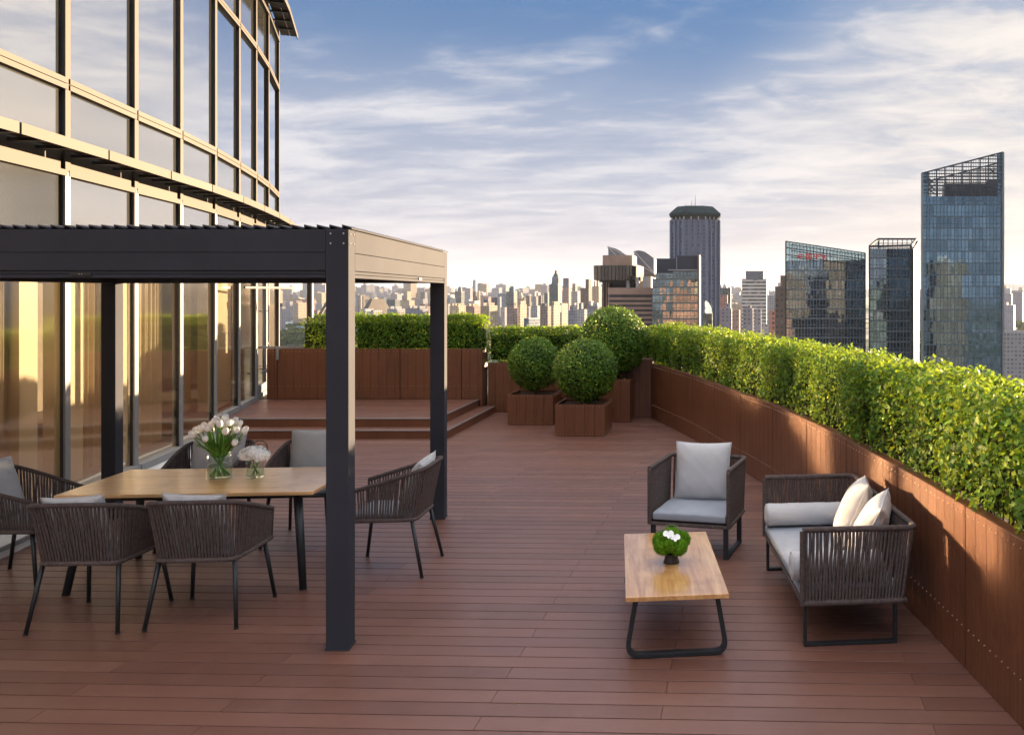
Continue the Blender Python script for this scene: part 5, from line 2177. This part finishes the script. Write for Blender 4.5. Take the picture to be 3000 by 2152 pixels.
levels = [(.97, ez), (1.09, ez + (e2 - ez) * .45), (1.09, e2), (.80, rz_ - .8), (.74, rz_)]
vs, fs = [], []
for (s, z) in levels:
    vs += [(x * s, y * s, z) for x, y in octp]
for i in range(len(levels) - 1):
    for k in range(8):
        fs.append((i * 8 + k, i * 8 + (k + 1) % 8, i * 8 + 8 + (k + 1) % 8, i * 8 + 8 + k))
fs += [tuple(range(7, -1, -1)), tuple(range(32, 40))]
m.add(vs, fs)
m.obj('roof', FM['green'], t)
for (x, h) in ((-3, 6), (0, 11), (-8, 3)):
    m = MB()
    m.tube([(x, 0, rz_), (x, 0, rz_ + h * .55), (x, 0, rz_ + h)], [.35, .25, .12], 6)
    m.obj('antenna', FM['greys'], t)

# --- brown tower with the black glass drum
BD = 430
SC = BD / F


def w6(x):
    return XD(C6(x), BD)


def z6(y):
    return ZD(C6y(y), BD) - GZ


X0 = w6(225)
t = thing('brown_tower', 'brown stone tower with a black glazed observation drum and banded lower wing', 'tower', (X0, BD, GZ), 0)
R_ = lambda x: w6(x) - X0
m = MB()
m.prism([(R_(225), 0), (R_(300), 0), (R_(300), 20), (R_(225), 20)], 0, z6(785))
m.box(R_(328), R_(560), 6, 22, z6(850), z6(785))
m.obj('shaft', FM['bronze'], t)
m = MB()
for x in (235, 268, 290):
    m.box(R_(x) - .25, R_(x) + .25, -.4, -.002, 0, z6(790))
m.obj('piers', FM['tan'], t)


def rrect(x0, x1, y0, y1, r, n=6):
    o = []
    for (cx_, cy_, a0) in ((x1 - r, y0 + r, -90), (x1 - r, y1 - r, 0), (x0 + r, y1 - r, 90), (x0 + r, y0 + r, 180)):
        for k in range(n + 1):
            a = rad(a0 + 90 * k / n)
            o.append((cx_ + r * math.cos(a), cy_ + r * math.sin(a)))
    return o


m = MB()
m.prism(rrect(R_(140), R_(600), -6, 34, 5), z6(770), z6(622))
m.obj('drum', M_curtainwall('bronze_drum_glass', (.10, .09, .08), 1.7, 30, (.02, .018, .016), .01, .5, .25, .01, .4), t)
m = MB()
m.prism(rrect(R_(190), R_(562), -3, 30, 4), z6(790), z6(771))
m.prism(rrect(R_(215), R_(540), 0, 26, 3), z6(805), z6(791))
m.obj('drum_base', FM['bronze'], t)
m = MB()
m.prism(rrect(R_(210), R_(537), 2, 26, 5), z6(621), z6(512))
m.obj('top_block', FM['tan'], t)
# banded lower wing
wa, wb_ = R_(303), R_(823)
m = MB()
m.prism(rrect(wa, wb_, -9, 22, 3), 0, z6(848))
m.obj('wing', M_plain('dark_window_band', (.030, .028, .028), .35, 0, .5, .2, .3), t)
m = MB()
zt = z6(848)
m.prism(rrect(wa - .3, wb_ + .3, -9.3, 22.3, 3.2), z6(915), zt + .02)
per_ = (962 - 915) / 3.489 * SC
z = z6(945)
while z > 8:
    m.prism(rrect(wa - .3, wb_ + .3, -9.3, 22.3, 3.2), z - .52 * per_ * 1.0, z)
    z -= per_
m.obj('floor_bands', FM['tan'], t)
for (a, b, c_, d_, h_) in ((480, 508, -4, 2, 3.6), (575, 600, -4, 2, 5), (640, 725, 0, 12, 5.5)):
    m = MB()
    m.box(R_(a), R_(b), c_, d_, zt + .05, zt + h_)
    m.obj('plant_box', FM['whites'], t)

# --- fan shaped roof blades of the building behind
t = thing('fan_roof_building', 'building with two slate fan shaped roof blades behind the brown tower', 'building', (w6(560), BD + 60, GZ), 0)
Fd = BD + 60
X0 = w6(560)


def pf(x, y):
    return (XD(C6(x), Fd) - X0, ZD(C6y(y), Fd) - GZ)


def blade(pts, y0, y1, mt, nm, hollow=False):
    P = [pf(*q) for q in pts]
    mm = MB()
    n_ = len(P)
    vs = [(p[0], y0, p[1]) for p in P] + [(p[0] + 2.5, y1, p[1] - 1.5) for p in P]
    mm.add(vs, [tuple(range(n_)), tuple(range(2 * n_ - 1, n_ - 1, -1))] + [(i, i + n_, (i + 1) % n_ + n_, (i + 1) % n_) for i in range(n_)])
    return mm.obj(nm, FM[mt], t)


blade([(560, 600), (562, 470), (600, 465), (650, 475), (700, 505), (757, 550), (757, 690)], 0, 9, 'greys', 'roof_blade')
blade([(540, 700), (540, 570), (600, 610), (757, 700), (757, 715), (600, 715)], -4, -.5, 'greys', 'roof_blade')
blade([(288, 520), (284, 425), (300, 432), (360, 445), (410, 470), (478, 520)], 0, 9, 'greys', 'roof_blade')
m = MB()
for (a, b) in (((562, 480), (757, 695)), ((540, 572), (757, 700)), ((288, 430), (375, 520)), ((300, 432), (478, 520)), ((562, 468), (562, 600))):
    A_, B_ = pf(*a), pf(*b)
    m.beam((A_[0], -4.6, A_[1]), (B_[0], -4.6, B_[1]), .5, .8, up=(0, 1, 0))
m.obj('truss', FM['whites'], t)
m = MB()
m.box(pf(600, 0)[0], pf(757, 0)[0], -3, 26, 0, pf(0, 716)[1])
m.box(pf(285, 0)[0], pf(480, 0)[0], 1, 26, 0, pf(0, 521)[1])
m.obj('body', FM['goldst'], t)

# --- glass office block with a black crown and gold fin
GD = 400


def wg(x):
    return XD(C6(x), GD)


def zg(y):
    return ZD(C6y(y), GD) - GZ


t = thing('glass_office_block', 'green grey glass office block with a black crown and a sunlit gold fin', 'building', (wg(945), GD, GZ), 0)
X0 = wg(945)
gl3 = M_curtainwall('green_grey_glass', (.20, .26, .28), 1.6, 3.6, (.13, .14, .14), .015, .6, .12, .22, .5)
m = MB()
m.box(0, wg(1200) - X0, 0, 24, 0, zg(672))
m.obj('main_glass', gl3, t)
m = MB()
m.box(wg(765) - X0, -.05, 3, 24, 0, zg(705))
m.box(wg(728) - X0, wg(765) - X0 - .05, 5, 24, 0, zg(752))
m.obj('side_glass', gl3, t)
m = MB()
m.box(wg(763) - X0, wg(975) - X0, 9, 22, zg(706), zg(540))
m.box(wg(985) - X0, wg(1200) - X0, 4, 22, zg(671), zg(516))
m.obj('crown', FM['dark'], t)
m = MB()
m.box(wg(897) - X0, wg(1195) - X0, -1.2, 0.6, zg(671) + .02, zg(661))
m.box(wg(790) - X0, wg(940) - X0, 2.2, 3.2, zg(705) + .02, zg(697))
m.box(wg(976) - X0, wg(984) - X0, 6, 9, zg(672), zg(530))
m.obj('ledge', FM['whites'], t)
m = MB()
m.box(wg(1202) - X0, wg(1222) - X0, -1.5, 23, 0, zg(508))
m.obj('fin', FM['goldst'], t)
# small house with sloped mirror roof
t = thing('glass_pavilion', 'small block with a curved sky reflecting glass roof beside the gold fin', 'building', (wg(1245), GD + 40, GZ), 0)
d2 = GD + 40
q0 = XD(C6(1245), d2)
P = [(XD(C6(x), d2) - q0, ZD(C6y(y), d2) - GZ) for x, y in ((1245, 1110), (1245, 968), (1268, 975), (1300, 1000), (1325, 1045), (1335, 1110))]
m = MB()
n_ = len(P)
m.add([(p[0], 0, p[1]) for p in P] + [(p[0], 14, p[1]) for p in P], [tuple(range(n_)), tuple(range(2 * n_ - 1, n_ - 1, -1))] + [(i, i + n_, (i + 1) % n_ + n_, (i + 1) % n_) for i in range(n_)])
m.obj('roof', M_curtainwall('sky_mirror', (.55, .65, .75), 3, 60, (.2, .22, .25), .004, .5, .02, .01, .1), t)
m = MB()
m.box(P[0][0], P[-1][0], -.02, 14, 0, P[0][1] - .05)
m.obj('walls', FM['teal'], t)


# --- the three slant topped glass towers
def tower_prism(root, poly, tops, mat, nm):
    mm = MB()
    mm.prism(poly, 0, 0, top=tops)
    return mm.obj(nm, mat, root)


TD = 360
steelg = M_plain('tower_frame_steel', (.045, .052, .058), .8, 0, .1, vscale=.1)
gA = M_curtainwall('blue_grey_tower_glass', (.18, .25, .31), 1.25, 3.9, (.11, .135, .15), .008, .8, .18, .14, .5)
gB = M_curtainwall('deep_blue_tower_glass', (.12, .205, .29), 1.2, 3.95, (.06, .10, .13), .006, .6, .20, .10, .5)
# tower with red letters
x0, x1 = 2302, 2534
X0 = XD(x0, TD)
t = thing('office_tower', 'wide blue grey glass tower with a sloping top and red letters', 'tower', (X0, TD, GZ), 0, 'slant topped glass towers')
wA = XD(x1, TD) - X0
SA = 4.4
zl, zr = ZD(706.5, TD) - GZ, ZD(741, TD) - GZ
tower_prism(t, [(0, 0), (wA, 0), (wA + SA, 26), (SA, 26)], [zl - 8, zr - 3, zr - 3, zl - 8], gA, 'glass_walls')
m = MB()


def slope(x):
    return zl + (zr - zl) * x / wA


for k in range(24):
    x = wA * k / 23
    m.beam((x, -.2, slope(x) - 9), (x, -.2, slope(x)), .18, .18, up=(0, 1, 0))
    m.beam((x + SA, 26, slope(x) - 9), (x + SA, 26, slope(x)), .18, .18, up=(0, 1, 0))
for dz in (0, -2.6, -5.4):
    m.beam((0, -.2, zl + dz), (wA, -.2, zr + dz), .3, .35, up=(0, 0, 1))
    m.beam((SA, 26, zl + dz), (wA + SA, 26, zr + dz), .3, .35, up=(0, 0, 1))
m.beam((0, -.4, 0), (0, -.4, zl), .5, .5, up=(0, 1, 0))
m.beam((wA, -.4, 0), (wA, -.4, zr), .5, .5, up=(0, 1, 0))
m.beam((.2, 0, zl), (SA, 26, zl), .3, .3)
m.beam((wA - .2, 0, zr), (wA + SA, 26, zr), .3, .3)
m.obj('crown_frame', steelg, t)
m = MB()
m.add([(0.05, -.12, zl - 8), (wA - .05, -.12, zr - 3.1), (wA - .05, -.12, zr), (0.05, -.12, zl)], [(0, 1, 2, 3)])
m.add([(0.05, -.06, zl - 8), (wA - .05, -.06, zr - 3.1), (wA - .05, -.06, zr), (0.05, -.06, zl)], [(3, 2, 1, 0)])
m.obj('crown_glass', M_glass('crown_glass', (.55, .66, .70), 1.5), t)
# company letters
cu = bpy.data.curves.new('sign_text', 'FONT')
cu.body = '中国平安'
cu.size = 5.4
cu.extrude = .25
cu.offset = .10
cu.space_character = 1.05
so_ = bpy.data.objects.new('sign_letters_src', cu)
COL.objects.link(so_)
bpy.context.view_layer.update()
dg = bpy.context.evaluated_depsgraph_get()
me = bpy.data.meshes.new_from_object(so_.evaluated_get(dg))
bpy.data.objects.remove(so_)
co = np.array([v.co for v in me.vertices]) if len(me.vertices) else np.zeros((1, 3))
sx0, sx1 = XD(2338, TD - 1) - X0, XD(2424, TD - 1) - X0
sz0, sz1 = ZD(760, TD - 1) - GZ, ZD(742, TD - 1) - GZ
mn, mxx = co.min(0), co.max(0)
sg = bpy.data.objects.new('sign', me)
COL.objects.link(sg)
sg.parent = t
for v in me.vertices:
    q = v.co
    v.co = Vector((sx0 + (q.x - mn[0]) / (mxx[0] - mn[0]) * (sx1 - sx0), -.9 - q.z, sz0 + (q.y - mn[1]) / (mxx[1] - mn[1]) * (sz1 - sz0)))
me.materials.clear()
me.materials.append(MAT['red'])
# narrow link and second tower
m = MB()
m.box(wA + .1, XD(2546, TD) - X0, 8, 22, 0, ZD(757, TD) - GZ)
m.obj('link', gA, t)

x0, x1, x2 = 2547.5, 2669, 2685
TD2 = 330
X0 = XD(x0, TD2)
t = thing('office_tower', 'narrower glass tower with an open lattice crown and a sunlit cream side', 'tower', (X0, TD2, GZ), 0, 'slant topped glass towers')
wB = XD(x1, TD2) - X0
# back right corner seen at x2 and crown ridge
dB = 26
xb = XD(x2, TD2 + dB) - X0
zf = ZD(728, TD2) - GZ
zb = ZD(700, TD2 + dB) - GZ
xl2 = XD(2574, TD2 + dB) - X0
tower_prism(t, [(0, 0), (wB, 0), (xb, dB), (xl2, dB)], [zf, zf, zf, zf], gA, 'glass_walls')
m = MB()
n4 = [(0, 0), (wB, 0), (xb, dB), (xl2, dB)]
zz4 = [zf + .8, zf + 1.2, zb, zb]
for i in range(4):
    a, b = n4[i], n4[(i + 1) % 4]
    m.beam((*a, zz4[i]), (*b, zz4[(i + 1) % 4]), .7, .7)
    m.beam((*a, zf - .5), (*a, zz4[i]), .6, .6, up=(0, 1, 0))
for k in range(9):
    u_ = k / 8
    xx = xl2 + (xb - xl2) * u_
    m.beam((xx, dB, zf), (xx, dB, zb), .28, .28, up=(0, 1, 0))
for dz in (.33, .66):
    m.beam((xl2, dB, zf + (zb - zf) * dz), (xb, dB, zf + (zb - zf) * dz), .28, .28)
for k in range(6):
    u_ = k / 5
    m.beam((xl2 * u_, dB * u_, zf), (xl2 * u_, dB * u_, zf + (zb - zf) * u_ + .8 * (1 - u_)), .25, .25, up=(0, 1, 0))
for k in range(8):
    u_ = (k + .5) / 8
    xx0, xx1 = xl2 + (xb - xl2) * (k / 8), xl2 + (xb - xl2) * ((k + 1) / 8)
    m.beam((xx0, dB - .3, zf + .5), (xx1, dB - .3, zf + (zb - zf) * .6), .2, .2, up=(0, 1, 0))
m.obj('crown_frame', steelg, t)
m = MB()
sl = Vector((xb - wB, dB, 0))
for (f0, f1) in ((.03, .97),):
    a = Vector((wB, 0, 0)) + sl * f0 + Vector((.25, -.06, 0))
    b = Vector((wB, 0, 0)) + sl * f1 + Vector((.25, -.06, 0))
    m.prism([(a.x, a.y), (a.x + .8, a.y), (b.x + .8, b.y), (b.x, b.y)], 0, 0, top=[zf - .2, zf - .2, zb - 1.2, zb - 1.2])
m.obj('side_cladding', M_plain('cream_cladding', (.055, .048, .037), .5, vscale=.1), t)
m = MB()
m.beam((-.1, -.3, 0), (-.1, -.3, zf + .8), .5, .5, up=(0, 1, 0))
m.beam((wB, -.3, 0), (wB, -.3, zf + 1.2), .5, .5, up=(0, 1, 0))
m.obj('corner_frame', steelg, t)

# tallest tower
x0, x1 = 2702, 2937
TD3 = 300
X0 = XD(x0, TD3)
t = thing('office_tower', 'tallest dark blue glass tower with a slanted open lattice crown', 'tower', (X0, TD3, GZ), 0, 'slant topped glass towers')
wC = XD(x1, TD3) - X0


def c8(x, y):
    """pixel of the 2650,400 crop (x4.0686) -> local x, z on the front"""
    return (XD(2650 + x / 4.0686, TD3) - X0, ZD(400 + y / 4.0686, TD3) - GZ)


zl, zr = c8(0, 438)[1], c8(0, 190)[1]
zbody = c8(0, 712)[1]
dC = 24
SC8 = 6.4
tower_prism(t, [(0, 0), (wC, 0), (wC + SC8, dC), (SC8, dC)], [zbody] * 4, gB, 'glass_walls')
m = MB()
# solid plant floor behind the lattice
a, b = c8(475, 555), c8(1000, 712)
m.prism([(a[0], 1), (b[0], 1), (b[0] + 5, dC - 1), (a[0] + 5, dC - 1)], zbody + .01, a[1])
a, b = c8(1000, 500), c8(1120, 712)
m.prism([(a[0], 1.5), (b[0], 1.5), (b[0] + 5, dC - 1), (a[0] + 5, dC - 1)], zbody + .01, a[1])
m.obj('plant_floor', FM['navy'], t)
m = MB()


def sl3(x):
    return zl + (zr - zl) * x / wC


for yy in (-.15, dC):
    ox = SC8 if yy > 0 else 0
    cols_ = [c8(x, 0)[0] for x in (285, 378, 482, 586, 688, 792, 897, 1000, 1105)]
    for x in cols_:
        m.beam((x + ox, yy, zbody), (x + ox, yy, sl3(x)), .30, .30, up=(0, 1, 0))
    for k in range(34):
        x = wC * k / 33
        m.beam((x + ox, yy, zbody), (x + ox, yy, sl3(x)), .10, .10, up=(0, 1, 0))
    m.beam((ox, yy, zl), (wC + ox, yy, zr), .5, .5)
    for py_ in (640, 590, 548, 520, 480, 445, 405, 360, 315, 270, 235):
        z = c8(0, py_)[1]
        xs = max(0, (z - zl) / (zr - zl) * wC)
        if xs < wC - 1:
            m.beam((xs + ox, yy, z), (wC + ox, yy, z), .34, .34)
m.beam((0, 0, zl), (SC8, dC, zl), .5, .5)
m.beam((wC, 0, zr), (wC + SC8, dC, zr), .5, .5)
for (a, b) in (((290, 500), (360, 560)), ((360, 500), (290, 560)), ((290, 570), (360, 640)), ((360, 570), (290, 640)), ((1010, 380), (1080, 450)), ((1080, 380), (1010, 450)), ((290, 640), (370, 690))):
    A_, B_ = c8(*a), c8(*b)
    m.beam((A_[0], -.2, A_[1]), (B_[0], -.2, B_[1]), .35, .35, up=(0, 1, 0))
m.obj('crown_frame', M_plain('tower_blue_steel', (.035, .055, .075), .4, .4, vscale=.1), t)
m = MB()
a0 = c8(285, 0)[0]
a1 = c8(1110, 0)[0]
m.prism([(0, -.1), (a0, -.1), (a0, .3), (0, .3)], zbody + .02, 0, top=[zl, sl3(a0), sl3(a0), zl])
m.obj('crown_panel', gB, t)
m = MB()
m.prism([(a1, -.1), (wC, -.1), (wC, .3), (a1, .3)], zbody + .02, 0, top=[sl3(a1), zr, zr, sl3(a1)])
m.obj('crown_panel', gB, t)
m = MB()
m.beam((-.1, -.35, 0), (-.1, -.35, zl), .7, .7, up=(0, 1, 0))
m.beam((wC + .1, -.35, 0), (wC + .1, -.35, zr), .6, .7, up=(0, 1, 0))
m.obj('corner_frame', M_plain('tower_corner_steel', (.16, .19, .20), .4, .4, vscale=.1), t)

# --- buildings across the street behind the viewer: they show only as reflections in the towers
for k, (x, y, w_, dd, top, mt) in enumerate(((40, -190, 26, 20, 3, 'brick'), (82, -230, 30, 20, 20, 'brown'), (128, -210, 24, 20, 38, 'brown'), (10, -260, 30, 20, -8, 'brown'),
                                             (175, -260, 36, 20, 10, 'teal'), (-40, -240, 40, 20, 8, 'brick'), (105, -330, 60, 20, 26, 'navy'), (62, -160, 22, 16, -18, 'brick'),
                                             (150, -160, 26, 16, -22, 'teal'), (215, -220, 30, 20, 30, 'brown'), (0, -380, 80, 20, 14, 'teal'))):
    t = thing('building', ['low red brick', 'tall brown', 'dark brown', 'low brown', 'teal', 'red brick', 'navy', 'small red brick', 'low teal', 'far brown', 'wide teal'][k] + ' office block across the street, reflected in the glass towers', 'building', (x, y - dd, GZ), 0, 'blocks reflected in the glass towers')
    m = MB()
    m.box(-w_ / 2, w_ / 2, 0, dd, 0, top - GZ)
    m.obj('walls', FM[mt], t)
    m = MB()
    m.box(-w_ / 4, w_ / 5, dd * .2, dd * .8, top - GZ + .01, top - GZ + 4)
    m.obj('roof_hut', FM['greys'], t)

# --- further blocks filling the plain
r = random.Random(21)
kinds = ['white', 'lilac', 'white', 'pink', 'cream', 'brown', 'blue', 'grey', 'lilac', 'cream']
MARKS = [(0, 'hotel corner'), (915, 'the steel post'), (1000, 'near pergola post'), (1120, 'pyramid roof'), (1215, 'huge pale slab'), (1290, 'far pergola post'), (1345, 'first domed tower'),
         (1430, 'navy block'), (1500, 'cap domed tower'), (1560, 'brown pair'), (1620, 'pagoda tower'), (1665, 'antenna tower'), (1730, 'brown drum tower'), (1870, 'glass office block'),
         (2037, 'octagonal tower'), (2120, 'blue white tower'), (2220, 'red letter tower'), (2500, 'lattice crown tower'), (2695, 'tallest tower'), (3100, 'picture edge')]
placed = []
n_ = 0
while n_ < 175:
    d = 1300 * math.exp(r.random() ** .8 * 1.35)
    px_ = r.uniform(785, 2320) if r.random() < .93 else r.uniform(2685, 3010)
    x = XD(px_, d)
    w_ = r.uniform(16, 46)
    if any(abs(x - a) < (w_ + c_) * .55 and abs(d - b) < 45 for a, b, c_ in placed):
        continue
    placed.append((x, d, w_))
    kd = r.choice(kinds)
    h_ = r.uniform(22, 62) * (1 + .35 * (d > 2500))
    if px_ < 910 and d < 1750:
        continue
    dp = r.uniform(12, 24)
    left = [q for q in MARKS if q[0] <= px_][-1][1]
    right = [q for q in MARKS if q[0] > px_][0][1]
    shape = ('narrow' if w_ < 26 else 'wide' if w_ > 36 else 'mid sized') + (' tall' if h_ > 58 else ' low' if h_ < 36 else '')
    row = 'nearer' if d < 1900 else 'middle' if d < 3000 else 'farthest'
    t = thing('apartment_block', '%s %s block, %s rows, between %s and %s' % (shape, kd, row, left, right), 'building', (x, d, GZ), rad(r.uniform(-34, -20)), kd + ' blocks of the far city')
    m = MB()
    m.box(-w_ / 2, w_ / 2, 0, dp, 0, h_)
    for q in range(r.randint(1, 3)):
        a = r.uniform(-.4, .3) * w_
        m.box(a, a + r.uniform(.08, .2) * w_, dp * .2, dp * .8, h_ + .01, h_ + r.uniform(2, 5))
    m.obj('walls', FM[kd], t)
    n_ += 1
# the mass beyond
for nm, cnt, d0, d1, mt in (('distant_city', 700, 3800, 9500, 'lilac'), ('distant_city', 450, 3600, 9000, 'cream'), ('distant_city', 350, 3400, 8000, 'grey')):
    m = MB()
    for k in range(cnt):
        d = d0 + (d1 - d0) * r.random() ** 1.2
        px_ = r.uniform(770, 2330) if r.random() < .85 else r.uniform(2680, 3060)
        x = XD(px_, d)
        w_ = r.uniform(20, 70)
        h_ = r.uniform(25, 75) if r.random() < .85 else r.uniform(75, 125)
        m.M = Matrix.Translation((x, d, GZ)) @ Matrix.Rotation(rad(r.uniform(-34, -18)), 4, 'Z')
        m.box(-w_ / 2, w_ / 2, 0, r.uniform(14, 40), 0, h_)
        if r.random() < .5:
            m.box(-w_ / 5, w_ / 6, 3, 11, h_, h_ + r.uniform(3, 12))
    o = m.obj(nm, FM[mt])
    tag(o, kind='stuff')
    o['label'] = 'hazy mass of far city blocks along the horizon'

# low white sheds in front of the park at the left
for k, (px_, py_, w_, dp, hh, mt) in enumerate(((835, 962, 46, 30, 9, 'wroof'), (862, 968, 60, 26, 10, 'wroof'), (890, 964, 40, 30, 12, 'broof'), (850, 950, 70, 30, 12, 'wroof'), (880, 945, 50, 30, 14, 'wroof'),
                                                (905, 952, 34, 30, 10, 'roof'), (825, 948, 40, 24, 12, 'broof'), (870, 935, 90, 30, 12, 'roof'), (915, 940, 60, 30, 16, 'wroof'))):
    d = F * (CZ - GZ) / (py_ + 16 - HY)
    lab = ['leftmost low white shed', 'widest low white shed', 'low blue roofed shed', 'long white roofed hall', 'pale roofed hall in the second row', 'small grey roofed shed', 'small blue roofed hall at the left', 'long grey roofed hall', 'tall white roofed hall at the right'][k] + ' behind the park trees'
    t = thing('shed', lab, 'building', (XD(px_, d), d, GZ), rad(-8), 'low sheds behind the park')
    m = MB()
    m.box(-w_ / 2, w_ / 2, 0, dp, 0, hh)
    m.obj('walls', FM['white'], t)
    m = MB()
    m.add([(-w_ / 2 - 1, -1, hh), (w_ / 2 + 1, -1, hh), (w_ / 2 + 1, dp + 1, hh), (-w_ / 2 - 1, dp + 1, hh), (-w_ / 2 - 1, dp / 2, hh + 3.5), (w_ / 2 + 1, dp / 2, hh + 3.5)],
          [(0, 1, 5, 4), (2, 3, 4, 5), (0, 4, 3), (1, 2, 5), (3, 2, 1, 0)])
    m.obj('roof', FM[mt], t)


def grove(label, areas, n, seed, s0=5, s1=9):
    """park trees read as one mass: crowns of leaf clumps"""
    g_ = np.random.default_rng(seed)
    P, Nn = [], []
    core = MB()
    rr = random.Random(seed)
    for k in range(n):
        px0, px1, d0, d1 = rr.choice(areas)
        d = rr.uniform(d0, d1)
        x = XD(rr.uniform(px0, px1), d)
        s = rr.uniform(s0, s1)
        q = g_.normal(size=(230, 3))
        q /= np.linalg.norm(q, axis=1, keepdims=True)
        rad_ = s * (.72 + .3 * np.sin(q[:, 0] * 5 + k) * np.sin(q[:, 1] * 4 + k * 2) + g_.normal(0, .08, 230))
        pts = q * rad_[:, None] * np.array([1, 1, .85]) + np.array([x, d, GZ + s * 1.15])
        P.append(pts)
        Nn.append(q)
        core.ball((x, d, GZ + s * 1.1), s * .72, 7, sc=(1, 1, .85))
        core.tube([(x, d, GZ - .5), (x, d, GZ + s * .6)], [.5, .35], 5)
    o = leaf_mesh(np.concatenate(P), np.concatenate(Nn), 1.5, .8, .8, 'park_trees', [MAT['leafC'], MAT['core']], None, core)
    tag(o, kind='stuff')
    o['label'] = label


MAT['leafC'] = M_leaf('park_tree_leaf', (.012, .035, .012), (.030, .065, .018), (.05, .09, .02), .2)
grove('dark green park trees below the glass corner at the left', [(790, 935, 1150, 1900)], 420, 1)
grove('park trees low at the right edge beyond the tallest tower', [(2930, 3060, 820, 1000), (2930, 3060, 1350, 2100)], 170, 2)
grove('trees between the towers in the middle distance', [(2230, 2320, 560, 900), (2110, 2320, 1000, 1500), (2680, 2710, 900, 1600)], 120, 3)
grove('tree belts among the far blocks', [(1340, 1800, 1050, 1900), (1040, 1300, 1300, 2000), (1900, 2300, 1400, 2600)], 260, 4, 5, 8)

# ------------------------------------------------------------------ haze
hm = bpy.data.materials.new('haze_air')
hm.use_nodes = True
H_ = NT(hm.node_tree)
vol = H_.n('ShaderNodeVolumePrincipled', {'Color': (.74, .80, .95), 'Density': HAZE, 'Anisotropy': .0})
H_.n('ShaderNodeOutputMaterial', {'Volume': vol})
mb = MB()
mb.box(-27000, 27000, -6500, 41000, GZ - 2.6, 420)
hz_ = mb.obj('haze', hm)
hz_.display_type = 'WIRE'
tag(hz_, kind='stuff')
